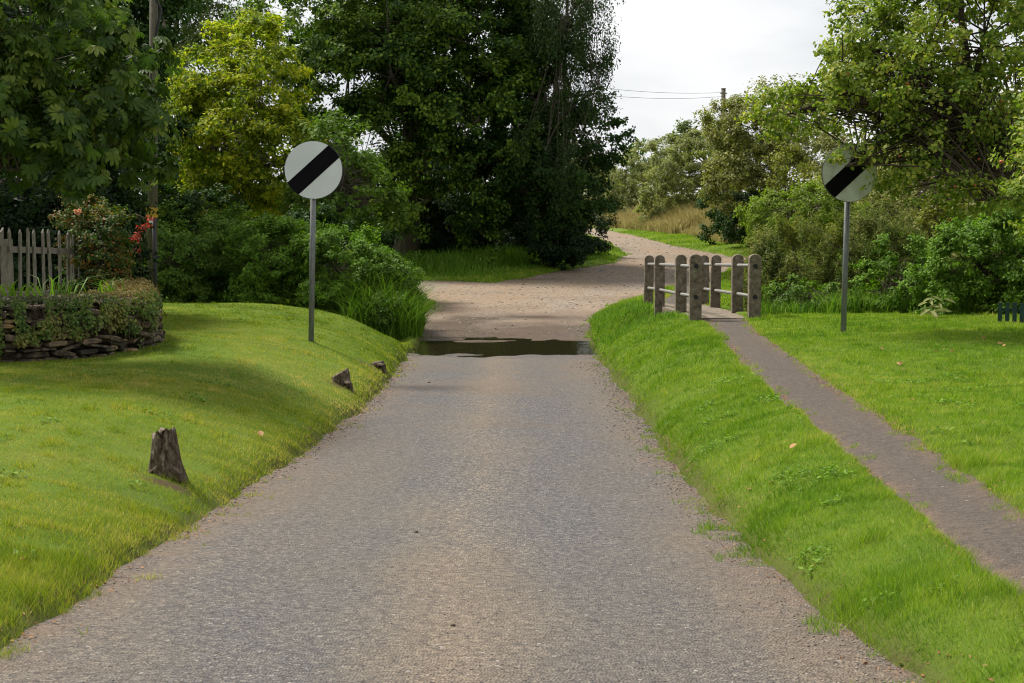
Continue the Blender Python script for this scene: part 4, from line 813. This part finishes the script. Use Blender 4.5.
# apple trees over the right sign
ap, CCa = T('old crab apple tree arching over the right sign, with red fruit', (9.2, 20.5), [lob(985, 30, 19.5, 110, 70, 1.6), lob(880, 60, 19, 62, 62, 1.1), lob(850, 104, 18.9, 66, 34, .7, .9), lob(980, 110, 19.5, 60, 70, 1.2, .6), lob(930, 120, 18.8, 60, 50, .9, .6), lob(935, 178, 18.6, 50, 20, .5, .7), lob(846, 166, 18.5, 24, 14, .15, .5), lob(868, 142, 18.6, 20, 9, .2, .5), lob(975, 200, 18, 50, 24, .5, .7), lob(920, 150, 18.6, 32, 26, .5, .7), lob(790, 112, 19.2, 44, 30, .5, .8), lob(858, 50, 19.6, 26, 50, .7, .8), lob(1000, 160, 19, 60, 50, .9, .4), lob(960, -50, 20, 120, 60, 1.8, .7)],
    LM_APPLE, .055, .17, name='apple_tree', skirt=0, mtr=M_TWIG, tpl=OVAL, wr=.75, cov=1.9, clump=.19, twigs=380, vs=.25, shell=.3)
ap2, CCb = T('apple branch laden with red fruit entering at the right edge', (7.4, 15.5), [lob(1060, 165, 15.2, 62, 50, .6), lob(1035, 205, 15, 34, 22, .4), lob(1080, 110, 15.4, 60, 50, .7)], LM_APPLE, .055, .09, name='apple_tree', skirt=0, mtr=M_TWIG, tpl=OVAL, wr=.75, cov=2.2, clump=.2, twigs=120, vs=.2)
M_FRUIT = rough_mat('red_apple', [(.22, .02, .015), (.36, .06, .03), (.4, .2, .05)], 25, .35, .02, .002, spec=.5)
def fruits(root, CC, n, rad):
    crown = [c for c in root.children if c.name.startswith('crown')][0]; me0 = None
    vis = CC[(CC[:, 0] / CC[:, 1] < .36)]; fr = vis[np.argsort(vis[:, 1])][:len(vis) // 2]
    for c in fr[RNG.choice(len(fr), min(n, len(fr)), replace=False)]:
        p = c + RNG.normal(0, .12, 3); p[1] -= .12; mb = MB()
        V = []; Fs = []; ns, nr = 10, 7
        for i in range(nr):
            th = math.pi * i / (nr - 1); r_ = rad * math.sin(th) * (1 + .08 * math.cos(th)); zz = rad * .92 * math.cos(th) - rad * .22 * math.exp(-(th * 2.2) ** 2)
            for k in range(ns): V.append((p[0] + r_ * math.cos(6.283 * k / ns), p[1] + r_ * math.sin(6.283 * k / ns), p[2] + zz))
        Fs = [(i * ns + k, (i + 1) * ns + k, (i + 1) * ns + (k + 1) % ns, i * ns + (k + 1) % ns) for i in range(nr - 1) for k in range(ns)]
        mk('apple', np.array(V), Fs, M_FRUIT, crown, base=WL[root.name], smooth=True)
bpy.context.view_layer.update()
fruits(ap, CCa, 46, .018); fruits(ap2, CCb, 18, .022)

# ------------------------------------------------------------ garden plants behind the wall
B('rose bush with bronze young leaves behind the end of the picket fence', (-4.75, 18), [lob(98, 245, 18.2, 24, 38, .4), lob(110, 238, 18.4, 14, 28, .35), lob(85, 220, 18.6, 24, 18, .4), lob(102, 275, 18.2, 18, 20, .35)], LM_ROSE, .042, name='rose_bush', cat='rose bush', cov=2.8, clump=.14, vs=.35)
B('dark leafy shrub between rose bush and telegraph pole', (-5.4, 21), [lob(108, 268, 20.6, 14, 30, .4), lob(92, 250, 21, 24, 46, .5)], LM_OAKD, .06, cov=3.6, clump=.2)
M_PETAL = leaf_mat('rose_petal', [(.6, .3, .16), (.75, .45, .3)], .3, .5, .3, tint=(1, .9, .8))
def rose(px, py, d, label):
    p = at(px, py, d); root = thing('rose', p - np.array([0, 0, .5]), label, 'flower'); P = np.repeat(p[None], 16, 0) + RNG.normal(0, .008, (16, 3)); D = rdir(16); D[:, 1] -= .6; D[:, 2] += .3
    V, Fa = place(OVAL, P, unit(rdir(16) + np.array([0, -.5, .5])), D, np.full(16, .05), .9); mk('petals', V, Fa, M_PETAL, root, v=RNG.random(len(Fa)))
    MB().tube([p, p - np.array([.03, -.03, .5])], .005, 5).build('stem', M_TWIG, root)
rose(78, 212, 17.8, 'single pale orange rose bloom above the pickets')
rp = at(141, 236, 17.9)
B('spray of scarlet creeper leaves beside the telegraph pole', (-4.6, 18.6), [lob(146, 222, 18, 4, 6, .05), lob(141, 233, 18, 5, 6, .05), lob(136, 245, 18, 5, 6, .05)], LM_RED, .04, name='creeper', cat='creeper', cov=1.1, clump=.05, stems=1, twigs=9, trunk=.008, skirt=0)
def strap(px, py, d, n, h, label, m=LM_TALL, w=.02, spread=.1, vm=.35):
    p = at(px, py, d); b = np.array([p[0], p[1], p[2]]); root = thing('strap_leaf_plant', b, label, 'plant'); q = np.repeat(b[None], n, 0) + np.concatenate([RNG.normal(0, spread, (n, 1)), RNG.normal(0, .04, (n, 1)), np.zeros((n, 1))], 1)
    V, Fa = blades(q, RNG.uniform(.5, 1.1, n) * h, np.full(n, w), RNG.uniform(.3, 1.2, n), 2, az=RNG.normal(0, .5, n)); mk('leaves', V, Fa, m, root, v=np.repeat(np.clip(vm + RNG.normal(0, .12, n), 0, 1), 2))
strap(60, 298, 16.0, 26, .38, 'long yellowing strap leaves leaning against the pickets', spread=.22, w=.016)
strap(110, 296, 16.6, 16, .3, 'small tuft of strap leaves on the wall right of the pickets', spread=.1, w=.016)
strap(12, 296, 15.2, 20, .2, 'pale green leafy clump on the wall at the left edge', w=.03, spread=.16, vm=.6)
def dock(px, py, label):
    p = gp(px, py, 15, 24); p[1] += .1; root = thing('dock_plant', p, label, 'plant'); n = 16; a = RNG.uniform(-2.6, -.2, n); D = np.stack([np.cos(a), np.sin(a) * .6, np.full(n, .35)], 1)
    P = np.repeat(p[None], n, 0) + np.concatenate([RNG.normal(0, .08, (n, 1)), RNG.normal(0, .04, (n, 1)), RNG.uniform(.05, .32, (n, 1))], 1)
    V, Fa = place(OVAL, P, unit(np.array([0, -.4, 1]) + rdir(n) * .3), D, RNG.uniform(.16, .28, n), .32); mk('leaves', V, Fa, LM_WILL, root, v=np.full(len(Fa), .7))
dock(936, 318, 'pale broad leaved dock at the back of the right lawn')

# ------------------------------------------------------------ fallen leaves and stones
FL = [(986, 340), (997, 346), (934, 353), (899, 365), (944, 370), (830, 394), (950, 352), (1003, 349), (790, 453), (769, 487), (748, 494), (884, 352), (838, 402), (905, 372), (972, 392), (866, 416), (915, 404), (262, 440), (28, 565)]
for px, py in FL:
    p = gp(px, py, 4.5, 26); s_ = RNG.uniform(.03, .055) * min(2, .6 + p[1] / 16); P = p[None] + np.array([[0, 0, .03]])
    V, Fa = place(OVAL, P, unit(rdir(1) * .5 + np.array([0, -.3, 1])), rdir(1), np.array([s_]), .75)
    o = mk('fallen_leaf', V, Fa, LM_DEAD, None, tuple(p), v=RNG.random(2))
    tag(o, 'dry brown fallen leaf lying on the lawn' if px > 700 else ('brown leaf lying high on the left bank' if px > 100 else 'brown leaf at the road edge in the left corner'), 'fallen leaf', 'fallen leaves on the lawns')
for px, py, s_, lb in ((416, 546, .013, 'small dark pebble on the road left of centre'), (453, 645, .012, 'small dark pebble at the bottom of the picture on the road'), (470, 352, .05, 'flat stone lying at the near edge of the ford'), (429, 388, .02, 'brown pebble on the road below the ford'), (650, 415, .016, 'brown stone at the right edge of the road')):
    p = gp(px, py, 4.5, 29); p[2] = max(p[2], float(road_z(np.array([p[0]]), np.array([p[1]]))[0])); V = []
    for th in (.35, .9, 1.5, 2.2):
        for k in range(8): q = RNG.uniform(.8, 1.15); V.append((p[0] + s_ * q * math.sin(th) * math.cos(k * .785), p[1] + s_ * q * math.sin(th) * math.sin(k * .785), p[2] + s_ * .55 * (math.cos(th) + .4)))
    Fs = [(i * 8 + k, (i + 1) * 8 + k, (i + 1) * 8 + (k + 1) % 8, i * 8 + (k + 1) % 8) for i in range(3) for k in range(8)] + [tuple(range(8)), tuple(range(31, 23, -1))]
    o = mk('stone', np.array(V), Fs, M_STUMP, None, tuple(p), smooth=True); tag(o, lb, 'stone')
print('polys', sum(len(o.data.polygons) for o in COL.objects if o.type == 'MESH'))
